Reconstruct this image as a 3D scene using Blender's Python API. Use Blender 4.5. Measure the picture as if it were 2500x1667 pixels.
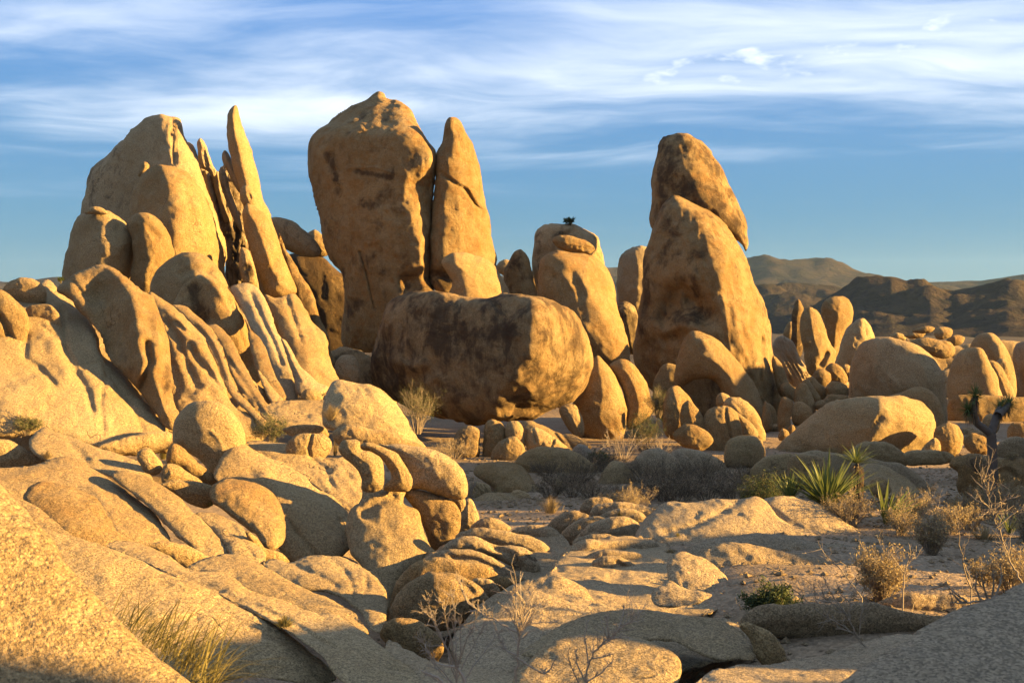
import bpy, math, random
import numpy as np
from mathutils import Vector

for o in list(bpy.data.objects):
    bpy.data.objects.remove(o)
scene = bpy.context.scene
COL = scene.collection

# ------------------------------------------------------------------ camera
EYE = 5.0                       # eye height above the lowest desert floor near by
LENS = 35.0
IW, IH = 2500.0, 1667.0         # size of the photograph, used to turn pixels into directions
FPX = LENS / 36.0 * IW
HORIZON = 720.0
PITCH = math.atan((IH / 2 - HORIZON) / FPX)
cam_data = bpy.data.cameras.new('camera')
cam_data.lens = LENS
cam_data.sensor_width = 36.0
cam_data.clip_start = 0.05
cam_data.clip_end = 60000.0
cam_data.dof.use_dof = True
cam_data.dof.focus_distance = 28.0
cam_data.dof.aperture_fstop = 9.0
cam = bpy.data.objects.new('camera', cam_data)
cam.location = (0, 0, EYE)
cam.rotation_euler = (math.pi / 2 - PITCH, 0, 0)
COL.objects.link(cam)
scene.camera = cam

# ------------------------------------------------------------------ sun and sky
SUN_AZ = math.radians(94.0)     # clockwise from the view direction: right, slightly behind the camera
SUN_EL = math.radians(12.0)
sun_vec = Vector((math.sin(SUN_AZ) * math.cos(SUN_EL), math.cos(SUN_AZ) * math.cos(SUN_EL), math.sin(SUN_EL)))
sl = bpy.data.lights.new('sun', 'SUN')
sl.energy = 5.0
sl.angle = math.radians(0.6)
sl.color = (1.0, 0.625, 0.20)
sun = bpy.data.objects.new('sun', sl)
sun.rotation_euler = (-sun_vec).to_track_quat('-Z', 'Y').to_euler()
sun.location = (40, -20, 40)
COL.objects.link(sun)

scene.view_settings.view_transform = 'Standard'
scene.view_settings.look = 'None'
scene.view_settings.exposure = 2.62
scene.view_settings.gamma = 1.0
scene.view_settings.use_curve_mapping = False
scene.cycles.diffuse_bounces = 2


class NT:
    """small helper to write node trees"""
    def __init__(self, tree):
        self.t = tree
        tree.nodes.clear()

    def n(self, typ, ins=None, **attrs):
        nd = self.t.nodes.new(typ)
        for k, v in attrs.items():
            setattr(nd, k, v)
        for k, v in (ins or {}).items():
            sock = nd.inputs[k]
            if isinstance(v, bpy.types.NodeSocket):
                self.t.links.new(v, sock)
            else:
                sock.default_value = v
        return nd

    def math(self, op, a, b=0.0, c=0.0, clamp=False):
        nd = self.n('ShaderNodeMath', {0: a, 1: b, 2: c}, operation=op, use_clamp=clamp)
        return nd.outputs[0]

    def rng(self, v, a, b, c=0.0, d=1.0, smooth=True):
        nd = self.n('ShaderNodeMapRange', {'Value': v, 'From Min': a, 'From Max': b, 'To Min': c, 'To Max': d},
                    interpolation_type='SMOOTHSTEP' if smooth else 'LINEAR')
        return nd.outputs[0]

    def mix(self, f, a, b, blend='MIX'):
        nd = self.t.nodes.new('ShaderNodeMix')
        nd.data_type = 'RGBA'
        nd.blend_type = blend
        for sock, v in ((nd.inputs[0], f), (nd.inputs[6], a), (nd.inputs[7], b)):
            if isinstance(v, bpy.types.NodeSocket):
                self.t.links.new(v, sock)
            else:
                sock.default_value = v
        return nd.outputs[2]

    def noise(self, vec, scale, detail=4.0, rough=0.55, dist=0.0):
        return self.n('ShaderNodeTexNoise', {'Vector': vec, 'Scale': scale, 'Detail': detail, 'Roughness': rough,
                                             'Distortion': dist}).outputs[0]

    def link(self, a, b):
        self.t.links.new(a, b)


world = bpy.data.worlds.new('World')
scene.world = world
world.use_nodes = True
w = NT(world.node_tree)
tc = w.n('ShaderNodeTexCoord')
sky = w.n('ShaderNodeTexSky', sky_type='NISHITA', sun_disc=False, sun_elevation=SUN_EL, sun_rotation=SUN_AZ,
          altitude=1300.0, air_density=1.0, dust_density=0.1, ozone_density=1.2)
sep = w.n('ShaderNodeSeparateXYZ', {0: tc.outputs['Generated']})
X, Y, Z = sep.outputs
zc = w.math('MAXIMUM', Z, 0.0)
den = w.math('ADD', zc, 0.07)
U = w.math('DIVIDE', X, den)
V = w.math('DIVIDE', Y, den)
# thin cirrus: noise on the plane of the cloud layer, drawn out in one direction, wound by a second noise
plane = w.n('ShaderNodeCombineXYZ', {0: U, 1: V, 2: 0.0}).outputs[0]
warp = w.n('ShaderNodeTexNoise', {'Vector': plane, 'Scale': 0.5, 'Detail': 3.0, 'Roughness': 0.5})
warpc = w.n('ShaderNodeVectorMath', {0: warp.outputs[1], 1: (0.5, 0.5, 0.5)}, operation='SUBTRACT').outputs[0]
warps = w.n('ShaderNodeVectorMath', {0: warpc, 3: 1.5}, operation='SCALE').outputs[0]
pw = w.n('ShaderNodeVectorMath', {0: plane, 1: warps}, operation='ADD').outputs[0]
m1 = w.n('ShaderNodeMapping', {'Vector': pw, 'Rotation': (0, 0, 0.42), 'Scale': (0.42, 1.15, 1.0),
                               'Location': (3.1, 1.7, 0.0)}).outputs[0]
c1 = w.noise(m1, 1.0, 7.0, 0.56, 0.35)
m2 = w.n('ShaderNodeMapping', {'Vector': plane, 'Rotation': (0, 0, 0.3), 'Scale': (0.2, 0.55, 1.0),
                               'Location': (7.3, 0.4, 0.0)}).outputs[0]
c2 = w.noise(m2, 1.0, 4.0, 0.5, 0.2)
zn = w.math('MULTIPLY_ADD', w.math('SUBTRACT', c2, 0.5), 0.22, Z)
high = w.rng(zn, 0.11, 0.25)
mid = w.rng(zn, 0.03, 0.17)
base = w.math('MULTIPLY_ADD', high, 0.20, 0.0)
wis = w.math('ADD', c1, w.math('ADD', base, w.math('MULTIPLY', w.math('SUBTRACT', c2, 0.5), 0.55)))
cir = w.math('MULTIPLY', w.rng(wis, 0.50, 1.00), w.math('MULTIPLY_ADD', mid, 0.95, 0.05))
# a bank of small puffs on the layer, about four heights of the layer away, right of the view's middle
az = w.math('ARCTAN2', X, Y)
line = w.math('MULTIPLY_ADD', w.math('SUBTRACT', az, 0.09), 0.085, 0.213)
off = w.math('SUBTRACT', Z, line)
bandu = w.rng(off, 0.016, 0.004)
bandl = w.rng(off, -0.075, -0.004)
band = w.math('MULTIPLY', bandu, bandl)
band = w.math('MULTIPLY', band, w.rng(az, 0.03, 0.16))
pv = w.n('ShaderNodeCombineXYZ', {0: w.math('MULTIPLY', az, 24.0), 1: w.math('MULTIPLY', Z, 62.0), 2: 0.0}).outputs[0]
c3 = w.noise(pv, 1.0, 5.0, 0.55, 0.1)
puff = w.math('MULTIPLY', w.rng(w.math('MULTIPLY_ADD', band, 0.30, c3), 0.55, 1.12), band)
veil = w.math('MULTIPLY', w.math('MULTIPLY', w.rng(Z, 0.05, 0.15), w.rng(Z, 0.31, 0.2)), 0.06)
cl = w.math('ADD', w.math('MAXIMUM', cir, w.math('MULTIPLY', puff, 0.95)), veil, clamp=True)
grad = w.mix(w.rng(Z, 0.0, 0.30, smooth=False), (0.50, 1.22, 1.62, 1), (0.11, 0.92, 2.7, 1))
tint = w.mix(0.86, w.mix(1.0, sky.outputs[0], (0.4, 0.4, 0.4, 1), 'MULTIPLY'), grad)
ccol = w.mix(w.rng(Z, 0.05, 0.22), (1.3, 1.95, 2.8, 1), (3.8, 4.1, 4.5, 1))
skyc = w.mix(cl, tint, ccol)
bg = w.n('ShaderNodeBackground', {'Color': skyc, 'Strength': 0.05})
wo = w.n('ShaderNodeOutputWorld')
w.link(bg.outputs[0], wo.inputs[0])

# ------------------------------------------------------------------ numeric helpers
_rs = np.random.RandomState(7)
_perm = np.concatenate([_rs.permutation(256)] * 2)
_grad = _rs.normal(size=(256, 3))
_grad /= np.linalg.norm(_grad, axis=1)[:, None]


def perlin(p):
    pi = np.floor(p).astype(int)
    f = p - pi
    u = f * f * f * (f * (f * 6 - 15) + 10)
    pi &= 255
    out = 0
    for dx in (0, 1):
        for dy in (0, 1):
            for dz in (0, 1):
                h = _perm[_perm[_perm[(pi[:, 0] + dx) & 255] + ((pi[:, 1] + dy) & 255)] + ((pi[:, 2] + dz) & 255)]
                d = f - np.array((dx, dy, dz))
                wgt = (u[:, 0] if dx else 1 - u[:, 0]) * (u[:, 1] if dy else 1 - u[:, 1]) * (u[:, 2] if dz else 1 - u[:, 2])
                out = out + wgt * (_grad[h] * d).sum(1)
    return out * 1.6


def fbm(p, octs=4, rough=0.5):
    a, s, tot = 1.0, 0, 0.0
    for i in range(octs):
        s = s + a * perlin(p * (2.03 ** i) + 17.3 * i)
        tot += a
        a *= rough
    return s / tot


def new_mesh(name, verts, faces, smooth=True):
    """faces: array (n,3) or (n,4)"""
    verts = np.asarray(verts, np.float32)
    faces = np.asarray(faces, np.int32)
    me = bpy.data.meshes.new(name)
    n, k = faces.shape
    me.vertices.add(len(verts))
    me.vertices.foreach_set('co', verts.ravel())
    me.loops.add(n * k)
    me.loops.foreach_set('vertex_index', faces.ravel())
    me.polygons.add(n)
    me.polygons.foreach_set('loop_start', np.arange(0, n * k, k, dtype=np.int32))
    me.polygons.foreach_set('loop_total', np.full(n, k, np.int32))
    me.update(calc_edges=True)
    me.polygons.foreach_set('use_smooth', np.full(n, smooth, bool))
    me.validate()
    return me


def add_obj(name, me, mat=None, parent=None):
    o = bpy.data.objects.new(name, me)
    COL.objects.link(o)
    if mat is not None:
        me.materials.clear()
        me.materials.append(mat)
    if parent is not None:
        o.parent = parent
    return o


def tag(o, label, cat, group=None, kind=None):
    if kind:
        o['kind'] = kind
    if label:
        o['label'] = label
    if cat:
        o['category'] = cat
    if group:
        o['group'] = group
    return o


# crops of the photograph in which outlines were measured: (left, top, enlargement)
Q = 2352.0 / 900.0
REG = {'A': (0, 200, Q), 'B': (700, 200, Q), 'C': (1400, 250, Q), 'D': (0, 600, Q), 'E': (800, 650, Q),
       'F': (1600, 650, Q), 'G': (0, 1067, Q), 'H': (800, 1067, Q), 'I': (1600, 1067, Q), 'S': (0, 0, 1.0)}


def px(s):
    """'A 10,20 30,40 E 5,6' -> photo pixels"""
    out, reg = [], None
    for w_ in s.split():
        if w_ in REG:
            reg = REG[w_]
        else:
            a, b = w_.split(',')
            out.append((reg[0] + float(a) / reg[2], reg[1] + float(b) / reg[2]))
    return np.array(out)


CP, SP = math.cos(PITCH), math.sin(PITCH)


def ray(p):
    """photo pixels -> direction with unit forward component"""
    p = np.atleast_2d(p)
    x = (p[:, 0] - IW / 2) / FPX
    v = -(p[:, 1] - IH / 2) / FPX
    y = CP + v * SP
    z = -SP + v * CP
    return np.stack([x / y, np.ones_like(y), z / y], 1)


def at(p, d):
    """point at forward distance d on the sight line of a photo pixel"""
    q = ray(p) * d
    q[:, 2] += EYE
    return Vector(q[0])

# ------------------------------------------------------------------ materials
def new_mat(name):
    m = bpy.data.materials.new(name)
    m.use_nodes = True
    return m, NT(m.node_tree)


def rock_material():
    """weathered monzogranite: pale tan with orange oxide, coarse crystals, dark desert varnish.
    object colour: r = amount of varnish, heavier on some rocks as painted shade, g = greyness, b = amount of orange"""
    m, t = new_mat('granite')
    geo = t.n('ShaderNodeNewGeometry')
    P = geo.outputs['Position']
    oi = t.n('ShaderNodeObjectInfo')
    oc = t.n('ShaderNodeSeparateColor', {0: oi.outputs['Color']})
    st = t.n('ShaderNodeAttribute', attribute_name='stain', attribute_type='GEOMETRY').outputs['Fac']
    big = t.noise(P, 0.55, 5.0, 0.55, 0.3)
    med = t.noise(P, 2.6, 6.0, 0.62, 0.2)
    fine = t.noise(P, 24.0, 3.0, 0.65)
    c = t.mix(t.rng(big, 0.33, 0.68), (0.225, 0.142, 0.058, 1), (0.285, 0.192, 0.085, 1))
    c = t.mix(t.math('MULTIPLY', t.rng(med, 0.46, 0.72), t.math('MULTIPLY_ADD', oc.outputs[2], 0.65, 0.12)), c,
              (0.24, 0.118, 0.034, 1))
    c = t.mix(t.math('MULTIPLY', t.rng(med, 0.5, 0.3), 0.40), c, (0.31, 0.225, 0.118, 1))
    # clean pale faces where there is little iron
    pale = t.rng(oc.outputs[2], 0.55, 0.15)
    c = t.mix(t.math('MULTIPLY', pale, 0.75), c, t.mix(t.rng(big, 0.33, 0.68), (0.33, 0.235, 0.115, 1), (0.40, 0.295, 0.155, 1)))
    c = t.mix(oc.outputs[1], c, (0.29, 0.225, 0.155, 1))
    # every boulder a little lighter or darker than the next
    rv = t.rng(oi.outputs['Random'], 0.0, 1.0, 0.88, 1.10, False)
    c = t.mix(1.0, c, t.n('ShaderNodeCombineColor', {0: rv, 1: rv, 2: rv}).outputs[0], 'MULTIPLY')
    # crystals
    vor = t.n('ShaderNodeTexVoronoi', {'Vector': P, 'Scale': 118.0, 'Randomness': 1.0}).outputs['Color']
    vg = t.n('ShaderNodeSeparateColor', {0: vor}).outputs[0]
    gv = t.rng(vg, 0.0, 1.0, 0.42, 1.55, False)
    c = t.mix(0.75, c, t.n('ShaderNodeCombineColor', {0: gv, 1: gv, 2: gv}).outputs[0], 'MULTIPLY')
    fv = t.rng(fine, 0.3, 0.7, 0.72, 1.24, False)
    c = t.mix(0.8, c, t.n('ShaderNodeCombineColor', {0: fv, 1: fv, 2: fv}).outputs[0], 'MULTIPLY')
    # desert varnish in blotches, and water streaks that run down
    v1 = t.noise(P, 1.15, 7.0, 0.70, 0.6)
    mp = t.n('ShaderNodeMapping', {'Vector': P, 'Scale': (1.5, 1.5, 0.28)}).outputs[0]
    v2 = t.noise(mp, 1.3, 4.0, 0.65, 0.3)
    vv = t.math('ADD', t.math('MULTIPLY', v1, 0.6), t.math('MULTIPLY', v2, 0.4))
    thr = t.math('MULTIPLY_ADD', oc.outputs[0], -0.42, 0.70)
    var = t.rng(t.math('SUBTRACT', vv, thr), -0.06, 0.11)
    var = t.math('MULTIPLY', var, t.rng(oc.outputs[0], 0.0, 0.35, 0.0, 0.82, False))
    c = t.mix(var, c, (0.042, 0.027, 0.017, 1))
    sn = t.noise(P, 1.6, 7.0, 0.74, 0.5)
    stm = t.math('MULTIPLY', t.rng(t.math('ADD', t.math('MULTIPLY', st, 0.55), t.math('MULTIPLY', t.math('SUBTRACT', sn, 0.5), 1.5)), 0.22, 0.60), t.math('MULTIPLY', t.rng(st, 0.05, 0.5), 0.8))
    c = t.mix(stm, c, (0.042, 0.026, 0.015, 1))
    # relief
    b0 = t.noise(P, 2.2, 8.0, 0.74, 0.15)
    hgt = t.math('ADD', t.math('MULTIPLY', b0, 0.34), t.math('MULTIPLY', gv, 0.018))
    # hair cracks, only here and there
    wv = t.n('ShaderNodeTexNoise', {'Vector': P, 'Scale': 0.9, 'Detail': 3.0, 'Roughness': 0.6})
    wa = t.n('ShaderNodeVectorMath', {0: wv.outputs[1], 3: 2.4}, operation='SCALE').outputs[0]
    wb = t.n('ShaderNodeVectorMath', {0: t.n('ShaderNodeMapping', {'Vector': P, 'Scale': (0.55, 0.55, 0.3)}).outputs[0], 1: wa}, operation='ADD').outputs[0]
    ck = t.n('ShaderNodeTexVoronoi', {'Vector': wb, 'Scale': 0.55}, feature='DISTANCE_TO_EDGE').outputs['Distance']
    ckm = t.math('MULTIPLY', t.rng(ck, 0.011, 0.0), t.rng(big, 0.54, 0.62))
    hgt = t.math('SUBTRACT', hgt, t.math('MULTIPLY', ckm, 0.05))
    c = t.mix(t.math('MULTIPLY', ckm, 0.6), c, (0.045, 0.03, 0.02, 1))
    bp = t.n('ShaderNodeBump', {'Height': hgt, 'Strength': 0.75, 'Distance': 1.0})
    pr = t.n('ShaderNodeBsdfPrincipled', {'Base Color': c, 'Roughness': 0.93, 'Normal': bp.outputs[0]})
    pr.inputs['Specular IOR Level'].default_value = 0.18
    out = t.n('ShaderNodeOutputMaterial')
    t.link(pr.outputs[0], out.inputs[0])
    return m


def sand_material():
    m, t = new_mat('decomposed_granite_sand')
    P = t.n('ShaderNodeNewGeometry').outputs['Position']
    a = t.noise(P, 0.35, 5.0, 0.6)
    b = t.noise(P, 9.0, 6.0, 0.7)
    c = t.mix(t.rng(a, 0.35, 0.65), (0.20, 0.14, 0.08, 1), (0.27, 0.195, 0.12, 1))
    c = t.mix(t.rng(b, 0.55, 0.75), c, (0.11, 0.075, 0.045, 1))
    vor = t.n('ShaderNodeTexVoronoi', {'Vector': P, 'Scale': 34.0, 'Randomness': 1.0})
    g = t.n('ShaderNodeSeparateColor', {0: vor.outputs['Color']}).outputs[1]
    gv = t.rng(g, 0.0, 1.0, 0.62, 1.25, False)
    c = t.mix(0.8, c, t.n('ShaderNodeCombineColor', {0: gv, 1: gv, 2: gv}).outputs[0], 'MULTIPLY')
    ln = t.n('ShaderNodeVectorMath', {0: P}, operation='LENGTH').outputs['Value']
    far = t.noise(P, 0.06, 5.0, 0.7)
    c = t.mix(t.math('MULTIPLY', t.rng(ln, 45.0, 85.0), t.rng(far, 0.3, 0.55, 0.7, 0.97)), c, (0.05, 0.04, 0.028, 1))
    h = t.math('ADD', t.math('MULTIPLY', t.noise(P, 3.0, 5.0, 0.6), 0.09), t.math('MULTIPLY', b, 0.055))
    h = t.math('SUBTRACT', h, t.math('MULTIPLY', vor.outputs['Distance'], 0.012))
    bp = t.n('ShaderNodeBump', {'Height': h, 'Strength': 0.8, 'Distance': 1.0})
    pr = t.n('ShaderNodeBsdfPrincipled', {'Base Color': c, 'Roughness': 0.95, 'Normal': bp.outputs[0]})
    pr.inputs['Specular IOR Level'].default_value = 0.1
    t.link(pr.outputs[0], t.n('ShaderNodeOutputMaterial').inputs[0])
    return m


def hill_material():
    m, t = new_mat('desert_hill')
    P = t.n('ShaderNodeNewGeometry').outputs['Position']
    a = t.noise(P, 0.004, 6.0, 0.6)
    b = t.noise(P, 0.03, 6.0, 0.7)
    c = t.mix(t.rng(a, 0.35, 0.65), (0.032, 0.029, 0.027, 1), (0.060, 0.046, 0.034, 1))  # hill tones lowered to stand for cloud shade
    c = t.mix(t.rng(b, 0.45, 0.7), c, (0.03, 0.028, 0.024, 1))
    bp = t.n('ShaderNodeBump', {'Height': b, 'Strength': 0.8, 'Distance': 14.0})
    pr = t.n('ShaderNodeBsdfPrincipled', {'Base Color': c, 'Roughness': 1.0, 'Normal': bp.outputs[0]})
    pr.inputs['Specular IOR Level'].default_value = 0.0
    t.link(pr.outputs[0], t.n('ShaderNodeOutputMaterial').inputs[0])
    return m


def plant_material(name, c1, c2, scale=3.0, trans=0.0, rough=0.75):
    m, t = new_mat(name)
    P = t.n('ShaderNodeNewGeometry').outputs['Position']
    rnd = t.n('ShaderNodeNewGeometry').outputs['Random Per Island']
    a = t.noise(P, scale, 3.0, 0.6)
    f = t.math('ADD', t.math('MULTIPLY', rnd, 0.7), t.math('MULTIPLY', a, 0.4))
    c = t.mix(t.rng(f, 0.2, 0.9, smooth=False), c1 + (1,), c2 + (1,))
    pr = t.n('ShaderNodeBsdfPrincipled', {'Base Color': c, 'Roughness': rough})
    pr.inputs['Specular IOR Level'].default_value = 0.25
    sh = pr.outputs[0]
    if trans > 0:
        tr = t.n('ShaderNodeBsdfTranslucent', {'Color': c})
        sh = t.n('ShaderNodeMixShader', {0: trans, 1: sh, 2: tr.outputs[0]}).outputs[0]
    t.link(sh, t.n('ShaderNodeOutputMaterial').inputs[0])
    return m


M_ROCK = rock_material()
M_SAND = sand_material()
M_HILL = hill_material()


# ------------------------------------------------------------------ terrain
_gy = np.array([-4000, -60, -8, 0, 3, 5, 7, 10, 14, 18, 22, 28, 35, 45, 60, 80, 120, 300, 1000, 3000, 12000, 40000.])
_gz = np.array([-12, -5.5, -3.6, -2.7, -2.4, -2.37, -2.46, -2.82, -3.28, -3.93, -4.5, -4.95, -5.25, -5.7, -6.2, -6.8, -8, -16, -45,
                -90, -120, -260.]) + EYE


def ground_z(x, y):
    z = np.interp(y, _gy, _gz)
    n = fbm(np.stack([x * 0.16, y * 0.16, 0 * x], 1), 4, 0.5)
    r = np.hypot(x, y)
    amp = np.interp(r, [0, 6, 14, 60, 400, 5000], [0.05, 0.07, 0.14, 0.4, 2.5, 20])
    z = z + n * amp + 0.03 * fbm(np.stack([x * 1.3, y * 1.3, 0 * x + 4], 1), 3) * (r < 60)
    # a narrow wash between the slabs on the left and the sand on the right
    z = z - 0.8 * np.exp(-((x + 0.5) / 2.0) ** 4) * np.exp(-((y - 11) / 5.5) ** 4)
    sw_ = 0.7 - 2.2 * np.abs(fbm(np.stack([x * 0.22 + 0.1 * y, y * 0.62, 0 * x + 8], 1), 3, 0.45))
    z = z + 0.16 * np.clip(sw_, -0.6, 0.7) * np.exp(-((y - 8.5) / 4.0) ** 4) * np.clip((x + 0.5) / 1.5, 0, 1) * np.clip((7.5 - x) / 3, 0, 1)
    z = z - 0.6 * np.clip((-x - 0.5) / 3.0, 0, 1) * np.exp(-((y - 9) / 6.0) ** 4)
    return z


def gz(x, y):
    return float(ground_z(np.array([float(x)]), np.array([float(y)]))[0])


def build_ground():
    na = 384
    rr = np.concatenate([np.linspace(0.3, 30, 150), np.geomspace(30.4, 11000, 100)])
    aa = np.linspace(0, 2 * np.pi, na, endpoint=False)
    R, A = np.meshgrid(rr, aa, indexing='ij')
    x, y = (R * np.sin(A)).ravel(), (R * np.cos(A)).ravel()
    z = ground_z(x, y)
    v = np.stack([x, y, z], 1)
    v = np.vstack([v, [[0, 0, gz(0, 0)]]])
    i, j = np.meshgrid(np.arange(len(rr) - 1), np.arange(na), indexing='ij')
    a = i * na + j
    b = i * na + (j + 1) % na
    c = (i + 1) * na + (j + 1) % na
    d = (i + 1) * na + j
    f = np.stack([a, d, c, b], -1).reshape(-1, 4)
    ctr = len(v) - 1
    cap = np.stack([np.full(na, ctr), np.arange(na), (np.arange(na) + 1) % na], 1)
    f = np.vstack([f[:, [0, 1, 2]], f[:, [0, 2, 3]], cap])
    # make it face up
    t0 = v[f[0]]
    if np.cross(t0[1] - t0[0], t0[2] - t0[0])[2] < 0:
        f = f[:, ::-1]
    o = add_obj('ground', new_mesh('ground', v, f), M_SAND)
    tag(o, 'pale desert floor of coarse granite sand between the rocks', 'ground', kind='structure')


build_ground()


def hill(name, label, sky_px, dist, depth, rough, seed, low=-0.02):
    """a real range of hills whose crest runs through sky_px at the distance dist"""
    pts = px(sky_px)
    r = ray(pts)
    az = np.arctan2(r[:, 0], r[:, 1])
    zz = r[:, 2] / np.hypot(r[:, 0], 1.0) * dist
    na, nr = 420, 90
    A = np.linspace(az.min(), az.max(), na)
    Rr = np.linspace(-1, 1, nr)
    AA, RR = np.meshgrid(A, Rr, indexing='ij')
    AA, RR = AA.ravel(), RR.ravel()
    crest = np.interp(AA, az, zz)
    rad = dist + RR * depth
    x, y = np.sin(AA) * rad, np.cos(AA) * rad
    base = np.interp(rad, _gy, _gz) - EYE - 20
    prof = np.clip(1 - np.abs(RR), 0, 1) ** 0.85
    s = 2.6 / depth
    p = np.stack([x * s, y * s, np.full_like(x, seed)], 1)
    ridged = 1 - np.abs(fbm(p, 5, 0.55)) * 2.2
    n = fbm(p * 0.7 + 9, 4)
    h = (crest - base) * (prof * (1 + rough * n * np.minimum(1, np.abs(RR) * 4)) + rough * 0.5 * (ridged - 0.7) * prof * np.minimum(1, np.abs(RR) * 3))
    h = h + rough * 0.10 * (crest - base) * (0.4 - np.abs(fbm(p * 4, 4, 0.6))) * prof
    z = base + np.maximum(h, -30) + EYE
    i, j = np.meshgrid(np.arange(na - 1), np.arange(nr - 1), indexing='ij')
    a = (i * nr + j).ravel()
    f = np.stack([a, a + nr, a + nr + 1, a + 1], 1)
    o = add_obj(name, new_mesh(name, np.stack([x, y, z], 1), f), M_HILL)
    tag(o, label, 'hills', kind='structure')
    return o


hill('far_hills', 'long blue grey mountain range along the horizon',
     'S -3500,700 -2500,650 -1500,690 -600,660 -200,700 A 0,1278 40,1285 200,1275 300,1258 380,1250 480,1260 S 400,690 800,680 1200,690 C 100,1085 '
     '230,1072 290,1060 400,1080 700,1075 950,1050 1060,1025 1120,1014 1200,1012 1300,1022 1440,1030 1520,1050 1620,1060 '
     '1720,1085 1850,1115 1990,1135 2120,1150 2230,1150 2340,1147 2600,1140 3000,1080 3600,1150 4500,1060 6000,1120 8000,1150', 7200, 2300, 0.9, 3.0)
hill('middle_hills', 'low brown ridge in front of the blue range',
     'S 400,790 900,760 1400,745 C 900,1225 1050,1190 1180,1166 1260,1166 1340,1158 1420,1162 1500,1178 1600,1200 1700,1222 1800,1245 1950,1270 '
     '2200,1290 2600,1320 3200,1330', 3000, 900, 1.3, 5.0)
hill('near_hills', 'dark brown rounded hills on the right with a small peak',
     'S 1300,860 1700,830 F 700,330 900,300 1050,235 1200,190 1300,160 1420,135 1500,128 1600,150 1680,132 1760,128 1850,150 1900,165 1980,150 2050,140 2110,122 '
     '2160,112 2210,95 2250,88 2300,98 2352,112 2500,140 2800,90 3300,160 4200,100 5500,200', 2000, 900, 1.3, 8.0)


# ------------------------------------------------------------------ rocks
def smooth_outline(p, step):
    n = len(p)
    out = []
    for i in range(n):
        p0, p1, p2, p3 = p[i - 1], p[i], p[(i + 1) % n], p[(i + 2) % n]
        L = max(2, int(np.hypot(*(p2 - p1)) / step))
        t = (np.arange(L) / L)[:, None]
        # centripetal-like: damped tangents avoid overshoot on uneven points
        l12 = np.hypot(*(p2 - p1)) + 1e-6
        l01 = np.hypot(*(p1 - p0)) + 1e-6
        l23 = np.hypot(*(p3 - p2)) + 1e-6
        m1 = ((p1 - p0) / l01 + (p2 - p1) / l12) * 0.5 * l12
        m2 = ((p2 - p1) / l12 + (p3 - p2) / l23) * 0.5 * l12
        out.append((2 * t ** 3 - 3 * t ** 2 + 1) * p1 + (t ** 3 - 2 * t ** 2 + t) * m1 + (-2 * t ** 3 + 3 * t ** 2) * p2 + (t ** 3 - t ** 2) * m2)
    return np.vstack(out)


def seg_dist(pts, a, b):
    """distance of pts to every segment -> (dist, nearest index, t)"""
    best = np.full(len(pts), 1e18)
    bi = np.zeros(len(pts), int)
    near = np.zeros((len(pts), 2))
    for i in range(len(a)):
        ab = b[i] - a[i]
        L = ab @ ab + 1e-12
        t = np.clip(((pts - a[i]) @ ab) / L, 0, 1)
        c = a[i] + t[:, None] * ab
        d = ((pts - c) ** 2).sum(1)
        m = d < best
        best[m] = d[m]
        bi[m] = i
        near[m] = c[m]
    return np.sqrt(best), bi, near


def inside(pts, poly):
    x, y = pts[:, 0], pts[:, 1]
    c = np.zeros(len(pts), bool)
    n = len(poly)
    for i in range(n):
        x1, y1 = poly[i]
        x2, y2 = poly[(i + 1) % n]
        if y1 == y2:
            continue
        cond = ((y1 > y) != (y2 > y)) & (x < (x2 - x1) * (y - y1) / (y2 - y1) + x1)
        c ^= cond
    return c


def poisson(mask):
    h, w_ = mask.shape
    if min(h, w_) > 14:
        c = poisson(mask[::2, ::2])
        u = np.repeat(np.repeat(c, 2, 0), 2, 1)[:h, :w_] * 4.0
        it = 30
    else:
        u = np.zeros(mask.shape)
        it = 120
    m = mask.astype(float)
    u = u * m
    pad = np.zeros((h + 2, w_ + 2))
    for _ in range(it):
        pad[1:-1, 1:-1] = u
        u = 0.25 * (pad[:-2, 1:-1] + pad[2:, 1:-1] + pad[1:-1, :-2] + pad[1:-1, 2:] + 1.0) * m
    return u


def blur(a, m, it):
    h, w_ = a.shape
    for _ in range(it):
        pa = np.zeros((h + 2, w_ + 2))
        pm = np.zeros((h + 2, w_ + 2))
        pa[1:-1, 1:-1] = a * m
        pm[1:-1, 1:-1] = m
        s = sum(pa[1 + i:h + 1 + i, 1 + j:w_ + 1 + j] for i in (-1, 0, 1) for j in (-1, 0, 1))
        k = sum(pm[1 + i:h + 1 + i, 1 + j:w_ + 1 + j] for i in (-1, 0, 1) for j in (-1, 0, 1))
        a = np.where(m > 0, s / np.maximum(k, 1), a)
    return a


ROCKS = {}


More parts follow.
